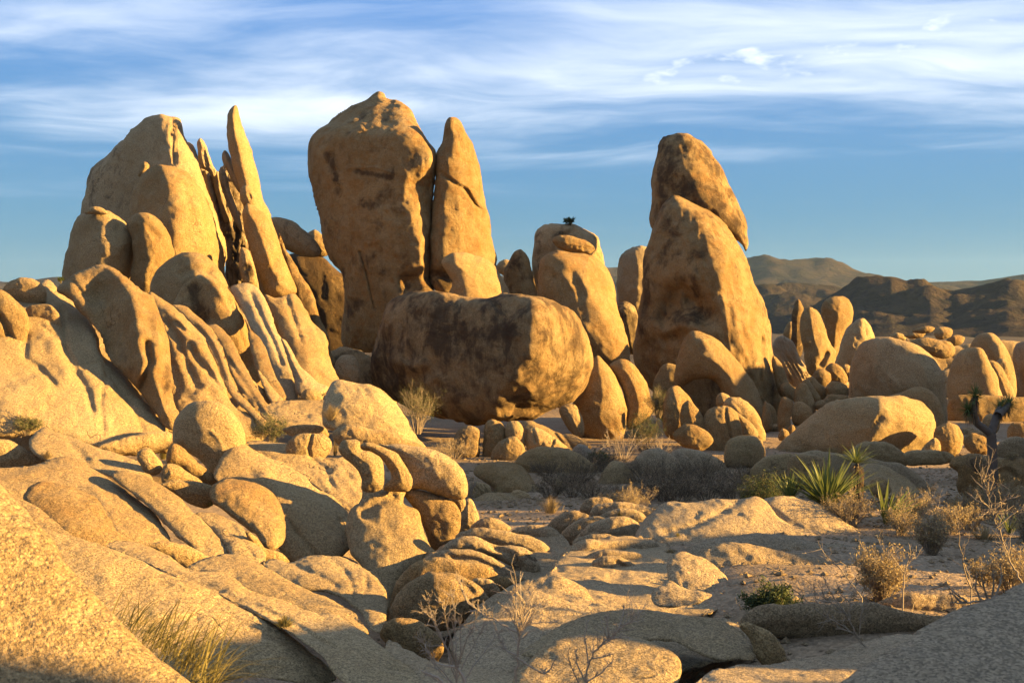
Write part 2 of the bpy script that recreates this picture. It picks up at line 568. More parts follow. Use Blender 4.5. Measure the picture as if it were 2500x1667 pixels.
def rock(name, label, outline, d, k=0.95, kb=0.85, sq=1.0, tx=None, feats='', var=(0.12, 0.0, 0.35), cat='boulder', group=None,
         amp=1.0, flake=1.0, sp=None, parent=None, key=None):
    """a body of rock: its outline as seen, its distance (top, bottom) and its own roundness in depth
    feats: lines 'kind width amount REG x,y x,y' with g groove, r ridge, f fold (right-hand side falls away),
    s stain (painted shade in the overhang cave), w angle wavelength amount (drawn-out ribs)"""
    dt, db = (d, d) if not isinstance(d, tuple) else d
    o_ = px(outline)
    lo, hi = o_.min(0), o_.max(0)
    size = hi - lo
    if sp is None:
        sp = float(np.clip(math.sqrt(size[0] * size[1]) / 34.0, 2.0, 5.5))
    poly = smooth_outline(o_, sp * 1.6)
    lo, hi = poly.min(0) - sp * 1.5, poly.max(0) + sp * 1.5
    xs = np.arange(lo[0], hi[0] + sp, sp)
    ys = np.arange(lo[1], hi[1] + sp, sp)
    GX, GY = np.meshgrid(xs, ys)
    shp = GX.shape
    pts = np.stack([GX.ravel(), GY.ravel()], 1)
    ins = inside(pts, poly)
    mask = ins.reshape(shp)
    # cells
    ny, nx = shp
    cm = mask[:-1, :-1] | mask[1:, :-1] | mask[:-1, 1:] | mask[1:, 1:]
    ci, cj = np.nonzero(cm)
    a = ci * nx + cj
    cells = np.stack([a, a + nx, a + nx + 1, a + 1], 1)
    used = np.zeros(len(pts), bool)
    used[cells.ravel()] = True
    dist = np.zeros(len(pts))
    pa, pb = poly, np.roll(poly, -1, 0)
    ui = np.nonzero(used)[0]
    dd, _, near = seg_dist(pts[ui], pa, pb)
    dist[ui] = dd
    outm = used & ~ins
    sel = ~ins[ui]
    pts[ui[sel]] = near[sel]
    dist[outm] = 0
    phi = poisson(mask) * sp * sp
    dg = dist.reshape(shp)
    ratio = np.where(mask, phi / np.maximum(dg, sp * 0.35), 0)
    solid = (mask & (dg > sp * 1.2)).astype(float)
    fill = blur(ratio, solid, 1) if solid.sum() > 8 else ratio
    # spread the inner ratio out to the rim so that the rim is smooth
    m = solid.copy()
    acc = fill * m
    for _ in range(4):
        h_, w_ = acc.shape
        pA = np.zeros((h_ + 2, w_ + 2)); pM = np.zeros((h_ + 2, w_ + 2))
        pA[1:-1, 1:-1] = acc * m
        pM[1:-1, 1:-1] = m
        s_ = sum(pA[1 + i:h_ + 1 + i, 1 + j:w_ + 1 + j] for i in (-1, 0, 1) for j in (-1, 0, 1))
        k_ = sum(pM[1 + i:h_ + 1 + i, 1 + j:w_ + 1 + j] for i in (-1, 0, 1) for j in (-1, 0, 1))
        new = (m == 0) & (k_ > 0)
        acc[new] = (s_ / np.maximum(k_, 1))[new]
        m[new] = 1
    if solid.sum() > 8:
        ratio = blur(acc, m, 2)
    H = np.sqrt(np.maximum(2 * ratio.ravel() * dist, 0))
    W = H.max() + 1e-6
    if sq != 1.0:
        H = W * (1 - (1 - np.clip(H / W, 0, 1)) ** sq)
    # distance of the middle surface
    ty = np.clip((pts[:, 1] - o_[:, 1].min()) / max(size[1], 1), -0.05, 1.05)
    dep = 1.0 / (1.0 / dt + ty * (1.0 / db - 1.0 / dt))
    scale = dep / FPX
    cx = o_[:, 0].mean()
    cy = o_[:, 1].mean()
    if tx is None:              # the slabs and folds on the left slope down towards the wash on their right
        tx = 0.42 * float(np.clip((1000 - cx) / 350, 0, 1) * np.clip((cy - 840) / 120, 0, 1))
    shift = tx * (pts[:, 0] - cx) * scale
    front = k * H * scale
    back = kb * H * scale
    stain = np.zeros(len(pts))
    rim = np.clip(H / (0.45 * W), 0, 1)
    for ln in feats.strip().splitlines():
        tok = ln.split()
        if not tok:
            continue
        kind, wd, am = tok[0], float(tok[1]), float(tok[2])
        if kind == 'w':
            th = math.radians(wd)
            wl = am
            am2 = float(tok[3])
            al = pts[:, 0] * math.cos(th) + pts[:, 1] * math.sin(th)
            ac = -pts[:, 0] * math.sin(th) + pts[:, 1] * math.cos(th)
            q = np.stack([al / (wl * 6), ac / wl, np.full_like(al, cx * 0.013)], 1)
            n_ = 0.7 - np.abs(fbm(q, 3, 0.45)) * 2.4
            front += np.clip(n_, -1.2, 0.7) * am2 * scale * rim
            continue
        L = px(' '.join(tok[3:]))
        if kind == 'f':
            e0 = L[0] + (L[0] - L[1]) / (np.hypot(*(L[0] - L[1])) + 1e-6) * 3000
            e1 = L[-1] + (L[-1] - L[-2]) / (np.hypot(*(L[-1] - L[-2])) + 1e-6) * 3000
            L2 = np.vstack([e0, L, e1])
            ds, ix, nr = seg_dist(pts, L2[:-1], L2[1:])
            tv = (L2[1:] - L2[:-1])[ix]
            off = pts - nr
            sg = np.sign(-(tv[:, 1] * off[:, 0] - tv[:, 0] * off[:, 1]))
            sd = ds * sg * -1
            f_ = (sd + np.sqrt(sd * sd + wd * wd)) * 0.5
            shift += am * f_ * scale
        else:
            if len(L) == 1:
                ds = np.hypot(*(pts - L[0]).T)
            else:
                ds, _, _ = seg_dist(pts, L[:-1], L[1:])
            g = np.exp(-(ds / wd) ** 2)
            if kind == 'g':
                front -= am * g * scale * rim
            elif kind == 'r':
                front += am * g * scale * rim
            elif kind == 's':
                stain = np.maximum(stain, am * g)
    rr = ray(pts)
    P = rr * dep[:, None]
    cen = ray(np.array([[cx, o_[:, 1].mean()]]))[0]
    away = cen / np.linalg.norm(cen)
    P = P + away * shift[:, None]
    Pf = P - away * front[:, None]
    Pb = P + away * back[:, None]
    # indices
    fidx = np.full(len(pts), -1)
    fidx[ui] = np.arange(len(ui))
    inn = np.nonzero(used & ins)[0]
    bidx = fidx.copy()
    bidx[inn] = len(ui) + np.arange(len(inn))
    V = np.vstack([Pf[ui], Pb[inn]])
    S = np.concatenate([stain[ui], stain[inn]])
    F = np.vstack([fidx[cells], bidx[cells][:, ::-1]])
    V[:, 2] += EYE
    tri = np.vstack([F[:, [0, 1, 2]], F[:, [0, 2, 3]]])
    ar = np.linalg.norm(np.cross(V[tri[:, 1]] - V[tri[:, 0]], V[tri[:, 2]] - V[tri[:, 0]]), axis=1)
    wm = W * (dt + db) * 0.5 / FPX
    tri = tri[ar > 1e-9]
    # relief along the normals
    def normals(V):
        n = np.zeros_like(V)
        fn = np.cross(V[tri[:, 1]] - V[tri[:, 0]], V[tri[:, 2]] - V[tri[:, 0]])
        for c_ in range(3):
            np.add.at(n, tri[:, c_], fn)
        return n / (np.linalg.norm(n, axis=1)[:, None] + 1e-12)
    N = normals(V)
    seed = np.array([cx * 0.37, o_[0, 1] * 0.21, 3.0])
    sw = min(wm, 2.2)
    dsp = 0.075 * sw * fbm(V / (sw * 1.3) + seed, 2) + 0.032 * sw * fbm(V / (sw * 0.42) + seed, 3)
    dsp += 0.018 * sw * (0.5 - np.abs(fbm(V / (sw * 0.7) * np.array((1, 1, 0.5)) - seed, 3)) * 2.0)
    dsp += 0.015 * fbm(V / 0.22, 3)
    # edges of exfoliating sheets
    fl = fbm(V / (0.9 * min(sw, 1.5) + 0.2) * np.array((1, 1, 0.7)) + seed * 0.7, 4, 0.55)
    dsp += 0.022 * min(sw, 1.5) * np.tanh((fl - 0.14) * 16) * flake
    # shallow flaked scoops and pits
    dsp -= 0.045 * min(sw, 1.6) * np.clip(fbm(V / (0.55 * min(sw, 1.6)) + 5.1, 3) - 0.12, 0, 0.5)
    V = V + N * (dsp * amp)[:, None]
    org = np.array([V[:, 0].mean(), V[:, 1].mean(), V[:, 2].min()])
    if parent is not None:
        org = np.array(parent.location)
    me = new_mesh(name, V - org, tri)
    att = me.attributes.new('stain', 'FLOAT', 'POINT')
    if len(me.vertices) == len(S):
        att.data.foreach_set('value', S.astype(np.float32))
    o = add_obj(name, me, M_ROCK, parent)
    if parent is None:
        o.location = org
        tag(o, label, cat, group)
    elif label:
        o['label'] = label
    o.color = (var[0], var[1], var[2], 1.0)
    if key:
        ROCKS[key] = o
    return o

# ================================================================== left outcrop: domes, fins and needle
rock('rock_dome', 'tallest rounded dome of the left outcrop, split by a crack near its top',
     'A 490,900 505,740 535,610 580,525 660,455 760,365 870,275 950,230 1030,215 1100,228 1150,245 1190,310 1215,390 1260,470 1330,700 1400,900 1450,1100 1300,1300 900,1300 520,1260',
     40, k=0.8, tx=-0.65, cat='rock formation', var=(0.3, 0.1, 0.2),
     feats='g 3 16 A 1108,240 1096,330 1104,430 1110,520\nf 25 0.9 A 1010,215 1060,330 1120,480 1160,700\nr 26 12 A 880,290 700,450 620,560\ns 40 0.55 A 620,560 600,700 700,760')
rock('rock_dome', 'broad smooth dome between the tall cracked dome and the splintered cleft',
     'A 815,880 835,760 870,650 905,580 960,535 1030,520 1110,530 1190,575 1260,660 1320,760 1370,870 1400,980 1440,1060 1450,1200 1455,1250 1460,1330 1300,1400 1000,1400 850,1250',
     37, tx=-0.5, k=0.85, cat='rock formation', var=(0.12, 0, 0.5),
     feats='f 18 0.99 A 1000,525 1080,650 1130,800 1115,960 1100,1100\ng 2 5 A 1200,600 1240,640 1290,700')
rock('rock_dome', 'low rounded dome with a small cap, at the left foot of the tall cracked dome',
     'A 400,1280 405,1150 425,1030 460,920 500,860 560,825 620,812 680,825 760,870 820,920 860,1010 860,1090 840,1200 825,1300 700,1360 420,1340',
     35, tx=-0.6, k=0.85, cat='rock formation', var=(0.2, 0, 0.3), feats='f 16 0.99 A 600,800 650,930 670,1050 640,1200\ng 7 8 A 750,925 745,950\ng 3 5 A 560,830 640,826 690,850')
rock('rock_slab', 'small flat capstone on the low rounded dome', 'A 540,840 560,808 610,795 660,808 688,838 660,850 600,846', 34.6, k=0.8, var=(0.1, 0, 0.3))
rock('rock_dome', 'narrow egg shaped dome wedged beside the low capped dome',
     'A 805,900 850,845 910,825 960,835 1020,880 1070,950 1105,1030 1115,1110 1060,1220 960,1360 900,1360 830,1260 850,1100 840,1000', 34.5, cat='rock formation',
     tx=-0.4, k=0.9, var=(0.12, 0, 0.5), feats='f 12 0.8 A 900,830 930,960 900,1150 890,1300\ng 10 6 A 960,950 1000,980')
rock('boulder', 'small knob perched on the shoulder of the tall cracked dome', 'A 880,600 895,540 920,508 952,528 942,570 910,610', 38.2)
rock('rock_wall', 'grey ribbed back wall of the splintered cleft',
     'A 1080,480 1150,420 1230,420 1280,540 1360,590 1400,570 1440,520 1540,680 1580,900 1640,1150 1650,1330 1460,1340 1430,1100 1350,870 1240,660', 41.4, k=0.5, sq=1.8,
     cat='rock formation', var=(0.55, 0.6, 0.0), feats='w 84 14 11\nw 80 6 4')
for lab, pts, dd in (
        ('dark split fin leaning on the tall cracked dome', 'A 1155,420 1175,380 1200,383 1232,405 1262,480 1278,545 1275,700 1210,660 1160,560', 40.8),
        ('sunlit stubby fin standing alone in the notch', 'A 1257,380 1275,361 1300,380 1330,450 1360,530 1382,575 1365,605 1310,560 1275,545 1262,450', 40.6),
        ('long dark splinter left of the needle, lower of two', 'A 1398,560 1412,540 1432,560 1475,700 1530,860 1545,960 1500,900 1430,730', 40.2),
        ('short dark splinter against the needle', 'A 1416,460 1432,436 1450,450 1485,515 1535,620 1550,720 1520,700 1450,570 1420,510', 40.0),
        ('thin grey splinter at the bottom of the notch', 'A 1355,600 1375,570 1400,580 1440,720 1480,900 1440,900 1390,760', 41.0),
        ('grey rib in the depth of the cleft', 'A 1290,640 1310,560 1345,600 1390,780 1420,960 1380,900 1320,760', 41.1)):
    rock('rock_fin', lab, pts, dd, k=0.9, cat='rock fin', var=(0.3, 0.45, 0.1), sp=2.2, feats='w 78 10 4')
rock('rock_needle', 'tall slender needle rising to a bent tip',
     'A 1448,210 1468,170 1500,140 1520,152 1530,200 1545,280 1570,360 1600,420 1630,520 1660,620 1680,720 1720,830 1760,950 1800,1060 1840,1170 1880,1270 1895,1360 1850,1460 1700,1460 1640,1250 1580,1000 1540,740 1500,610 1470,490 1455,420 1450,300',
     39.4, k=1.0, cat='rock spire', var=(0.1, 0.05, 0.4), feats='f 6 0.9 A 1500,150 1495,300 1530,460 1560,620 1600,800\ng 3 5 A 1470,400 1500,560 1535,650')
rock('boulder', 'small round head shaped knob against the needle', 'A 1528,720 1540,672 1575,656 1605,678 1620,718 1628,765 1616,805 1570,800 1540,770', 38.3, feats='g 4 4 A 1590,720 1600,740')
rock('rock_pillar', 'sunlit tapering pillar below the needle',
     'A 1538,840 1555,795 1580,770 1630,803 1690,850 1740,930 1790,1050 1840,1180 1885,1290 1897,1345 1800,1380 1720,1380 1690,1320 1640,1210 1600,1090 1565,980 1548,900',
     37.8, k=0.95, cat='rock formation', var=(0.08, 0, 0.5), feats='g 4 7 A 1780,1100 1720,1200 1690,1300\ng 4 5 A 1760,1180 1730,1300\nf 14 0.4 A 1580,780 1650,950 1720,1150')
rock('rock_tooth', 'pointed tooth of rock with a brown stain in the cleft', 'A 1525,1120 1542,1055 1580,1070 1610,1130 1630,1190 1632,1300 1570,1310 1540,1250', 36.8, cat='boulder',
     feats='s 16 0.95 A 1580,1180 1590,1215\ng 9 6 A 1580,1190')
rock('rock_hump', 'shaded outer hump like a hood over the stained hollow',
     'D 950,270 990,170 1050,100 1120,60 1200,43 1290,60 1370,120 1430,190 1480,280 1530,380 1580,480 1605,560 1620,680 1600,820 1400,820 1150,620 1000,420', 33, tx=-0.3, k=0.85,
     cat='rock formation', var=(0.15, 0, 0.35), feats='f 14 0.52 D 1200,43 1260,180\ng 10 9 D 1150,180 1250,150 1330,160')
rock('rock_hump', 'inner hump with a dark stained hollow',
     'D 1100,390 1140,300 1190,240 1270,185 1340,190 1420,240 1480,310 1520,400 1570,500 1590,600 1610,700 1640,780 1700,900 1680,980 1450,760 1300,560 1150,460', 32, k=0.85,
     cat='rock formation', var=(0.15, 0, 0.5), feats='g 26 26 D 1230,300 1260,380 1280,460\ns 26 1.0 D 1240,290 1265,350 1290,470\ng 5 6 D 1440,300 1500,470 1560,650\nr 14 8 D 1340,200 1430,320')

rock('rock_wall', 'solid core of bedrock behind the folds and ribs of the left outcrop',
     'D -240,430 300,340 560,330 900,420 1200,560 1450,700 1650,880 1790,1020 1720,1230 1000,1320 -240,1270', (28.5, 23.6), k=0.3, cat='rock formation', var=(0.05, 0, 0.3))
rock('rock_wall', 'bedrock core behind the apron and stepped base', 'D 1450,450 1600,350 1850,420 2050,650 2160,880 2140,980 1600,1020 1500,700', (37.5, 32.5), k=0.3, cat='rock formation', var=(0.1, 0.2, 0.2))
rock('boulder', 'dark boulder wedged between the great monolith and the huge lying boulder', 'E -80,620 60,520 260,560 420,700 420,960 0,960', 39.5, k=0.5, var=(0.35, 0.1, 0.3))

# ------------------------------------------------------------------ left lit wall
rock('rock_wall', 'long sunlit wall of bare granite at the foot of the left outcrop',
     'D -240,330 60,330 200,300 300,225 340,240 400,300 480,350 540,400 580,460 620,530 640,600 660,680 720,740 800,820 880,920 950,1010 1020,1090 1105,1190 1090,1290 600,1290 300,1200 0,1200 -240,1180',
     (26, 20.5), tx=0.35, k=0.42, sq=1.3, cat='rock formation', var=(0.06, 0, 0.15), amp=0.8,
     feats='g 7 15 D 400,380 410,560 420,680\ng 9 16 D 440,700 500,830 560,930 590,1050\ng 9 13 D 180,560 170,720 260,780 350,880\ng 6 9 D 690,690 680,830 640,1000 660,1180\ng 6 10 D 720,850 800,960 880,1080 920,1180\nr 18 15 D 560,480 620,650 660,780\nr 20 12 D 260,420 330,600 420,800\ng 5 8 D 280,520 360,590 415,660\nf 30 0.22 D 330,240 480,600 620,1000 660,1250')
rock('rock_lobe', 'rounded lobe leaning on the sunlit wall below the ball',
     'D -200,240 0,272 60,310 130,370 175,430 188,500 170,620 165,720 80,720 0,640 -200,600', 22.9, k=0.5, cat='rock formation', var=(0.05, 0, 0.35),
     feats='g 6 14 D 0,450 40,520 70,600 80,700\ng 5 6 D 60,300 120,380')
rock('boulder', 'ball shaped boulder lying on top of the sunlit wall', 'D 15,275 70,222 150,206 240,223 290,268 302,320 290,375 220,392 150,385 80,345', 24.5, k=0.9)
rock('boulder', 'flat cracked block under the ball shaped boulder', 'D 160,400 250,370 330,380 380,450 400,560 412,650 330,600 260,530 190,460', 23.6, k=0.22, sq=1.5, var=(0.15, 0.1, 0.3))
rock('rock_buttress', 'drooping buttress with a shaded hollow and a hanging nose',
     'D 365,290 450,205 520,170 600,130 650,120 720,135 790,180 860,240 920,290 970,310 1010,370 1040,450 1060,540 1090,650 1100,760 1110,860 1100,960 1110,1020 1158,1080 1110,1190 1060,1170 1000,1090 920,960 800,830 690,710 640,570 560,460 450,340',
     (25, 21.5), tx=0.12, k=0.75, cat='rock formation', var=(0.08, 0, 0.6),
     feats='g 40 40 D 640,330 690,480 720,640\nr 26 26 D 760,180 860,320 880,500 920,680 925,790\ng 9 26 D 930,620 955,740 930,830 900,920\nr 16 14 D 1000,480 1010,700 1000,900 1060,1080\ng 8 10 D 1040,560 1060,760 1050,900\ns 26 0.5 D 760,700 850,760 900,820\ns 30 0.55 D 1060,760 1060,900\ng 5 6 D 450,210 520,290 550,330')
rock('rock_wall', 'sunlit slope of folds beside the drooping buttress',
     'D 960,300 1050,350 1130,400 1200,470 1270,540 1310,590 1330,650 1380,740 1430,880 1460,960 1520,1040 1600,1060 1680,1090 1740,1170 1700,1200 1560,1240 1300,1220 1150,1160 1090,1000 1080,700 1040,500',
     (27, 22.0), k=0.5, cat='rock formation', var=(0.05, 0, 0.4),
     feats='g 9 16 D 1070,500 1150,620 1200,760 1260,900\ng 8 14 D 1220,630 1240,720 1330,800 1400,900\nr 14 12 D 1110,420 1200,560 1260,640\ng 6 10 D 1130,500 1200,560 1300,620\ng 9 9 D 1110,760 1140,900 1100,980\nr 14 12 D 1290,640 1370,800 1400,900')
rock('rock_rib', 'sloping rib of rock among the folds, longest of three', 'D 1100,380 1180,383 1250,440 1320,500 1380,570 1420,650 1450,760 1480,850 1540,950 1640,1060 1725,1155 1690,1170 1600,1080 1500,990 1430,890 1380,750 1330,650 1270,550 1180,460',
     (27.4, 22.2), k=0.6, cat='rock formation', var=(0.05, 0, 0.4), feats='g 5 8 D 1250,510 1330,600 1390,720 1440,860\ng 4 6 D 1380,570 1450,720')
rock('rock_rib', 'sloping rib of rock that runs down to a dark tuft', 'D 1315,515 1370,502 1420,530 1480,600 1520,680 1580,790 1640,900 1700,1000 1760,1090 1802,1140 1790,1170 1730,1155 1640,1050 1540,940 1470,810 1440,710 1390,600',
     (27.8, 22.2), k=0.6, cat='rock formation', var=(0.08, 0, 0.45), feats='g 5 8 D 1450,720 1540,840 1600,940 1690,1080\ng 4 6 D 1500,900 1570,950 1650,1050')
rock('rock_rib', 'short swollen rib with an orange stain below the stained hollow', 'D 1590,530 1650,580 1700,660 1730,760 1770,850 1810,920 1825,960 1795,1000 1720,970 1670,870 1620,750', (29, 25.2), k=0.65, cat='rock formation', var=(0.1, 0, 0.8))
rock('rock_rib', 'little pointed rib at the foot of the folds', 'D 1645,790 1700,850 1760,930 1808,980 1790,1010 1740,1010 1700,950', (26.5, 24.5), k=0.9, cat='rock formation')
rock('rock_apron', 'pale shaded apron of rock under the tooth',
     'D 1470,260 1540,238 1620,250 1680,320 1720,400 1760,520 1800,600 1850,720 1885,850 1890,985 1860,1000 1790,940 1730,780 1640,600 1550,430', (33, 28), k=0.6, cat='rock formation', var=(0.1, 0.3, 0.1),
     feats='g 5 10 D 1600,300 1680,480 1760,640 1800,760\ng 5 9 D 1700,330 1760,500 1830,700\nw 65 24 2')
rock('rock_apron', 'sunlit stepped base under the tapering pillar',
     'D 1690,310 1750,330 1890,300 1940,380 2000,480 2070,560 2100,680 2130,780 2175,880 2100,930 1950,930 1870,880 1800,620 1730,440', (34, 30), k=0.7, cat='rock formation', var=(0.08, 0, 0.4),
     feats='g 6 12 D 1830,330 1880,480 1920,600\nf 10 0.6 D 1740,330 1850,500 1940,700 1990,850\ng 4 8 D 1820,310 1895,300\ng 6 10 D 2000,500 2060,640 2100,780')
rock('rock_spike', 'dark leaning spike at the base of the apron', 'D 1795,590 1830,610 1870,680 1900,740 1950,800 2030,870 2100,900 2080,940 1900,950 1875,850 1835,720', (29.5, 28), k=0.9, cat='boulder', var=(0.15, 0.3, 0.2))
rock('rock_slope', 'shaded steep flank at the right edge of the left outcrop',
     'A 1780,960 1830,1080 1900,1200 1960,1280 2000,1370 2040,1490 D 2090,560 2110,660 2150,760 2175,880 2050,900 1880,600 1820,200', 38.5, k=0.6, cat='rock formation', var=(0.5, 0, 0.8))  # heavy varnish here paints in the shade of the gap
rock('boulder', 'dark egg shaped boulder bridging the gap between left outcrop and great monolith', 'A 1725,870 1800,868 1880,900 1970,965 2030,1030 2056,1085 2020,1118 1950,1115 1850,1085 1770,1020', 44, k=0.8, var=(0.35, 0.2, 0.2))
rock('boulder', 'pale boulder edge peeping out behind the dark egg shaped one', 'A 1950,980 2010,940 2060,980 2100,1100 1990,1120', 50)
rock('rock_wall', 'wall deep in the gap beside the great monolith, coloured dark for its shade', 'A 1760,1130 1900,1090 2040,1100 2140,1180 2260,1300 2320,1700 2300,1900 1900,1900 1850,1500', 50, k=0.4, cat='rock formation', var=(0.8, 0.0, 0.8))  # near-black varnish is the gap's shadow put into the rock colour
rock('boulder', 'dark boulder lying at the bottom of the gap left of the huge lying boulder', 'E 40,640 70,580 120,565 185,590 205,700 180,760 80,760', 36.5, var=(0.3, 0.2, 0.2))

# ================================================================== great monolith
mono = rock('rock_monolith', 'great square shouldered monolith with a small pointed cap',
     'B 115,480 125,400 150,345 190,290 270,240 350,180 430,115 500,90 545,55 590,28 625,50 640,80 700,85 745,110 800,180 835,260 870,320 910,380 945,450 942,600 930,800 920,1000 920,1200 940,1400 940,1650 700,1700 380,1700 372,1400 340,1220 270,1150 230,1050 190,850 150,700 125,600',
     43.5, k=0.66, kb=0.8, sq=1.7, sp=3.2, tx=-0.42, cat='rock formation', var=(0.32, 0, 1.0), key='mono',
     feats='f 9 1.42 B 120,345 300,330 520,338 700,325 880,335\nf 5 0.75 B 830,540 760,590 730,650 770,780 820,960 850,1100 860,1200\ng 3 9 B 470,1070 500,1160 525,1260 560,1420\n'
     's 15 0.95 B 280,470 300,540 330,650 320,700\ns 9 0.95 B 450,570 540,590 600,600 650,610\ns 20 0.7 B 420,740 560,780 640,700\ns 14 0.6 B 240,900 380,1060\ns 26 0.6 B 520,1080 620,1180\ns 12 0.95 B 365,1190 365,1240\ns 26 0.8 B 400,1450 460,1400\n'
     'r 3 3 B 390,560 430,548 560,548 680,585\ng 4 12 B 545,60 500,110\ng 3 6 B 640,85 600,75 560,90\ng 20 24 B 760,1260 860,1240 930,1230\ns 26 0.8 B 760,1290 900,1270 990,1260\ng 5 12 B 260,1130 300,1200 340,1260 360,1400\nr 12 7 B 560,250 500,300')  # the stain beside the broad overhang groove is cave shade, painted on
rock('flake', 'thin pale flake on the right edge of the monolith', 'B 806,760 840,690 880,640 922,612 930,700 905,860 892,960 900,1080 893,1190 870,1120 845,1000 815,880',
     42.2, k=0.3, sq=1.4, var=(0.05, 0, 0.4), parent=mono)
rock('rock_tower', 'tall shark fin tower split off the right side of the great monolith',
     'B 1008,265 1035,225 1080,232 1130,280 1170,340 1210,420 1240,520 1260,640 1270,760 1290,900 1310,1000 1330,1080 1350,1160 1320,1360 1000,1400 915,1280 905,1100 915,850 940,600 952,450 985,390 1000,320',
     42, tx=-0.2, k=0.75, kb=0.9, cat='rock formation', var=(0.22, 0, 0.9),
     feats='f 12 0.75 B 1040,225 1060,400 1010,560 990,800 960,1050\ng 3 9 B 985,585 1080,650 1150,690 1200,780 1245,820\ng 3 6 B 1140,680 1170,740 1210,790\ns 36 0.5 B 1040,700 1100,760\ns 30 0.5 B 1060,450 1100,560\ng 2 5 B 1165,820 1145,870\ns 30 0.9 B 950,1240 1000,1270\ng 16 16 B 930,1230 1010,1230')  # the stain by the low broad groove paints the same cave's shade
rock('boulder', 'pale block sitting behind the crest of the huge lying boulder',
     'B 983,1150 1010,1108 1060,1085 1160,1095 1250,1115 1310,1150 1350,1200 1390,1270 1435,1370 1400,1500 1060,1480 1028,1360 1048,1290 1010,1215', 39.2, k=0.85, var=(0.08, 0, 0.4),
     feats='f 10 0.6 B 1060,1080 1100,1200 1150,1350\ns 8 0.9 B 1040,1270')
rock('boulder', 'dark pointed cone of rock between fin tower and capped pillar', 'B 1380,1220 1420,1130 1450,1080 1485,1064 1520,1090 1550,1150 1572,1230 1605,1400 1600,1480 1430,1480', 46, k=0.9, var=(0.4, 0, 0.6))
rock('boulder', 'tiny pale hump behind the dark cone', 'B 1335,1180 1360,1145 1400,1132 1440,1150 1440,1230 1390,1240', 56)
rock('rock_dome', 'dark square dome with a crack and a tuft on top, behind the balanced slab',
     'B 1573,1200 1580,1000 1600,940 1650,910 1740,898 1810,900 1850,915 1930,960 1980,990 2000,1060 2022,1180 2010,1340 1600,1340', 47, k=0.7, sq=1.5, cat='rock formation', var=(0.35, 0.1, 0.3),
     feats='g 3 8 B 1810,900 1830,935 1790,965 1760,985\nf 10 0.4 B 1800,900 1900,1000')
rock('balanced_slab', 'flat oval slab balanced on the rounded pillar', 'B 1693,1012 1715,985 1780,977 1860,995 1940,1030 1967,1070 1940,1098 1870,1092 1780,1082 1720,1052', 41.0, k=0.9, var=(0.1, 0, 0.8), feats='g 5 6 B 1900,1065 1950,1060')
rock('rock_pillar', 'rounded pillar carrying the balanced oval slab',
     'B 1597,1220 1620,1120 1700,1075 1780,1078 1900,1090 1960,1110 2030,1170 2070,1230 2095,1310 2105,1400 2150,1568 E 1905,480 1930,600 1900,700 1800,720 1650,680 1450,520 1340,330 1335,230',
     40, tx=-0.2, k=0.8, cat='rock formation', var=(0.14, 0, 0.6), feats='f 16 0.7 B 1720,1080 1850,1250 1960,1430 2050,1560\ng 12 8 B 1830,1230 1880,1350\ng 4 5 B 1715,1250\ns 14 0.4 B 1600,1300 1640,1400')
# ================================================================== right tower
rock('rock_dome', 'pale narrow dome standing behind the left side of the right tower', 'C 272,1180 285,1030 310,965 370,930 450,912 520,960 520,1300 420,1400 330,1380 280,1300', 52, k=0.7, cat='rock formation', var=(0.15, 0.3, 0.2))
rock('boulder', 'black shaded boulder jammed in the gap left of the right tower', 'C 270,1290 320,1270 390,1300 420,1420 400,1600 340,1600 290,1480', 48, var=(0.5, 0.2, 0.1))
rock('rock_block', 'dark stained upper block of the right tower, overhanging on its right',
     'C 488,640 495,480 510,360 535,270 570,215 620,190 680,178 740,190 800,230 850,280 900,350 950,420 1000,520 1050,620 1090,710 1110,780 1112,850 1126,900 1116,940 1095,958 1050,900 950,830 700,860 480,800',
     45, tx=-0.4, k=0.75, kb=0.9, cat='rock formation', var=(0.52, 0, 0.9), feats='f 16 0.77 C 680,178 740,330 800,520 900,700\ng 2 5 C 890,350 870,375\ng 2 4 C 885,400 875,425\ns 40 0.85 C 620,520 760,560 900,640 1020,760\ns 20 0.8 C 560,560 600,600')
rock('rock_tower', 'massive leaning lower block of the right tower with a rusty alcove',
     'C 392,1380 430,1150 445,950 480,790 520,700 580,620 640,595 720,605 800,640 880,690 950,750 1020,830 1080,920 1120,1020 1150,1130 1200,1230 1230,1300 1255,1400 1265,1568 F 752,580 790,690 800,760 850,860 800,960 600,960 200,900 -60,800 C 370,1568',
     43, tx=-0.5, k=0.72, kb=0.85, cat='rock formation', var=(0.36, 0, 0.85), key='rtower',
     feats='f 22 1.1 C 660,600 800,760 900,940 960,1150 1010,1350 1040,1568\ng 26 40 C 590,1360 640,1230 700,1200 780,1260 840,1350\ng 20 22 C 700,1330 740,1280\ns 26 0.9 C 660,1370 800,1360 870,1340\ns 30 0.75 C 560,700 640,840 560,1000\ns 22 0.9 C 450,1000 470,1250 430,1450\ns 20 0.7 C 790,720 880,860 820,980\ns 16 0.9 C 780,1130 800,1220\ns 20 0.6 C 760,900 740,1060\n'
     'g 2 5 C 650,840 690,880 690,920\ng 3 12 F 672,440 668,520 662,640 650,720\ng 6 9 F 560,560 580,650 620,740\ng 3 6 C 890,1170 895,1250\nr 30 16 C 480,1420 650,1400 820,1440\ng 14 14 C 700,1480 600,1520\nw 75 26 5')
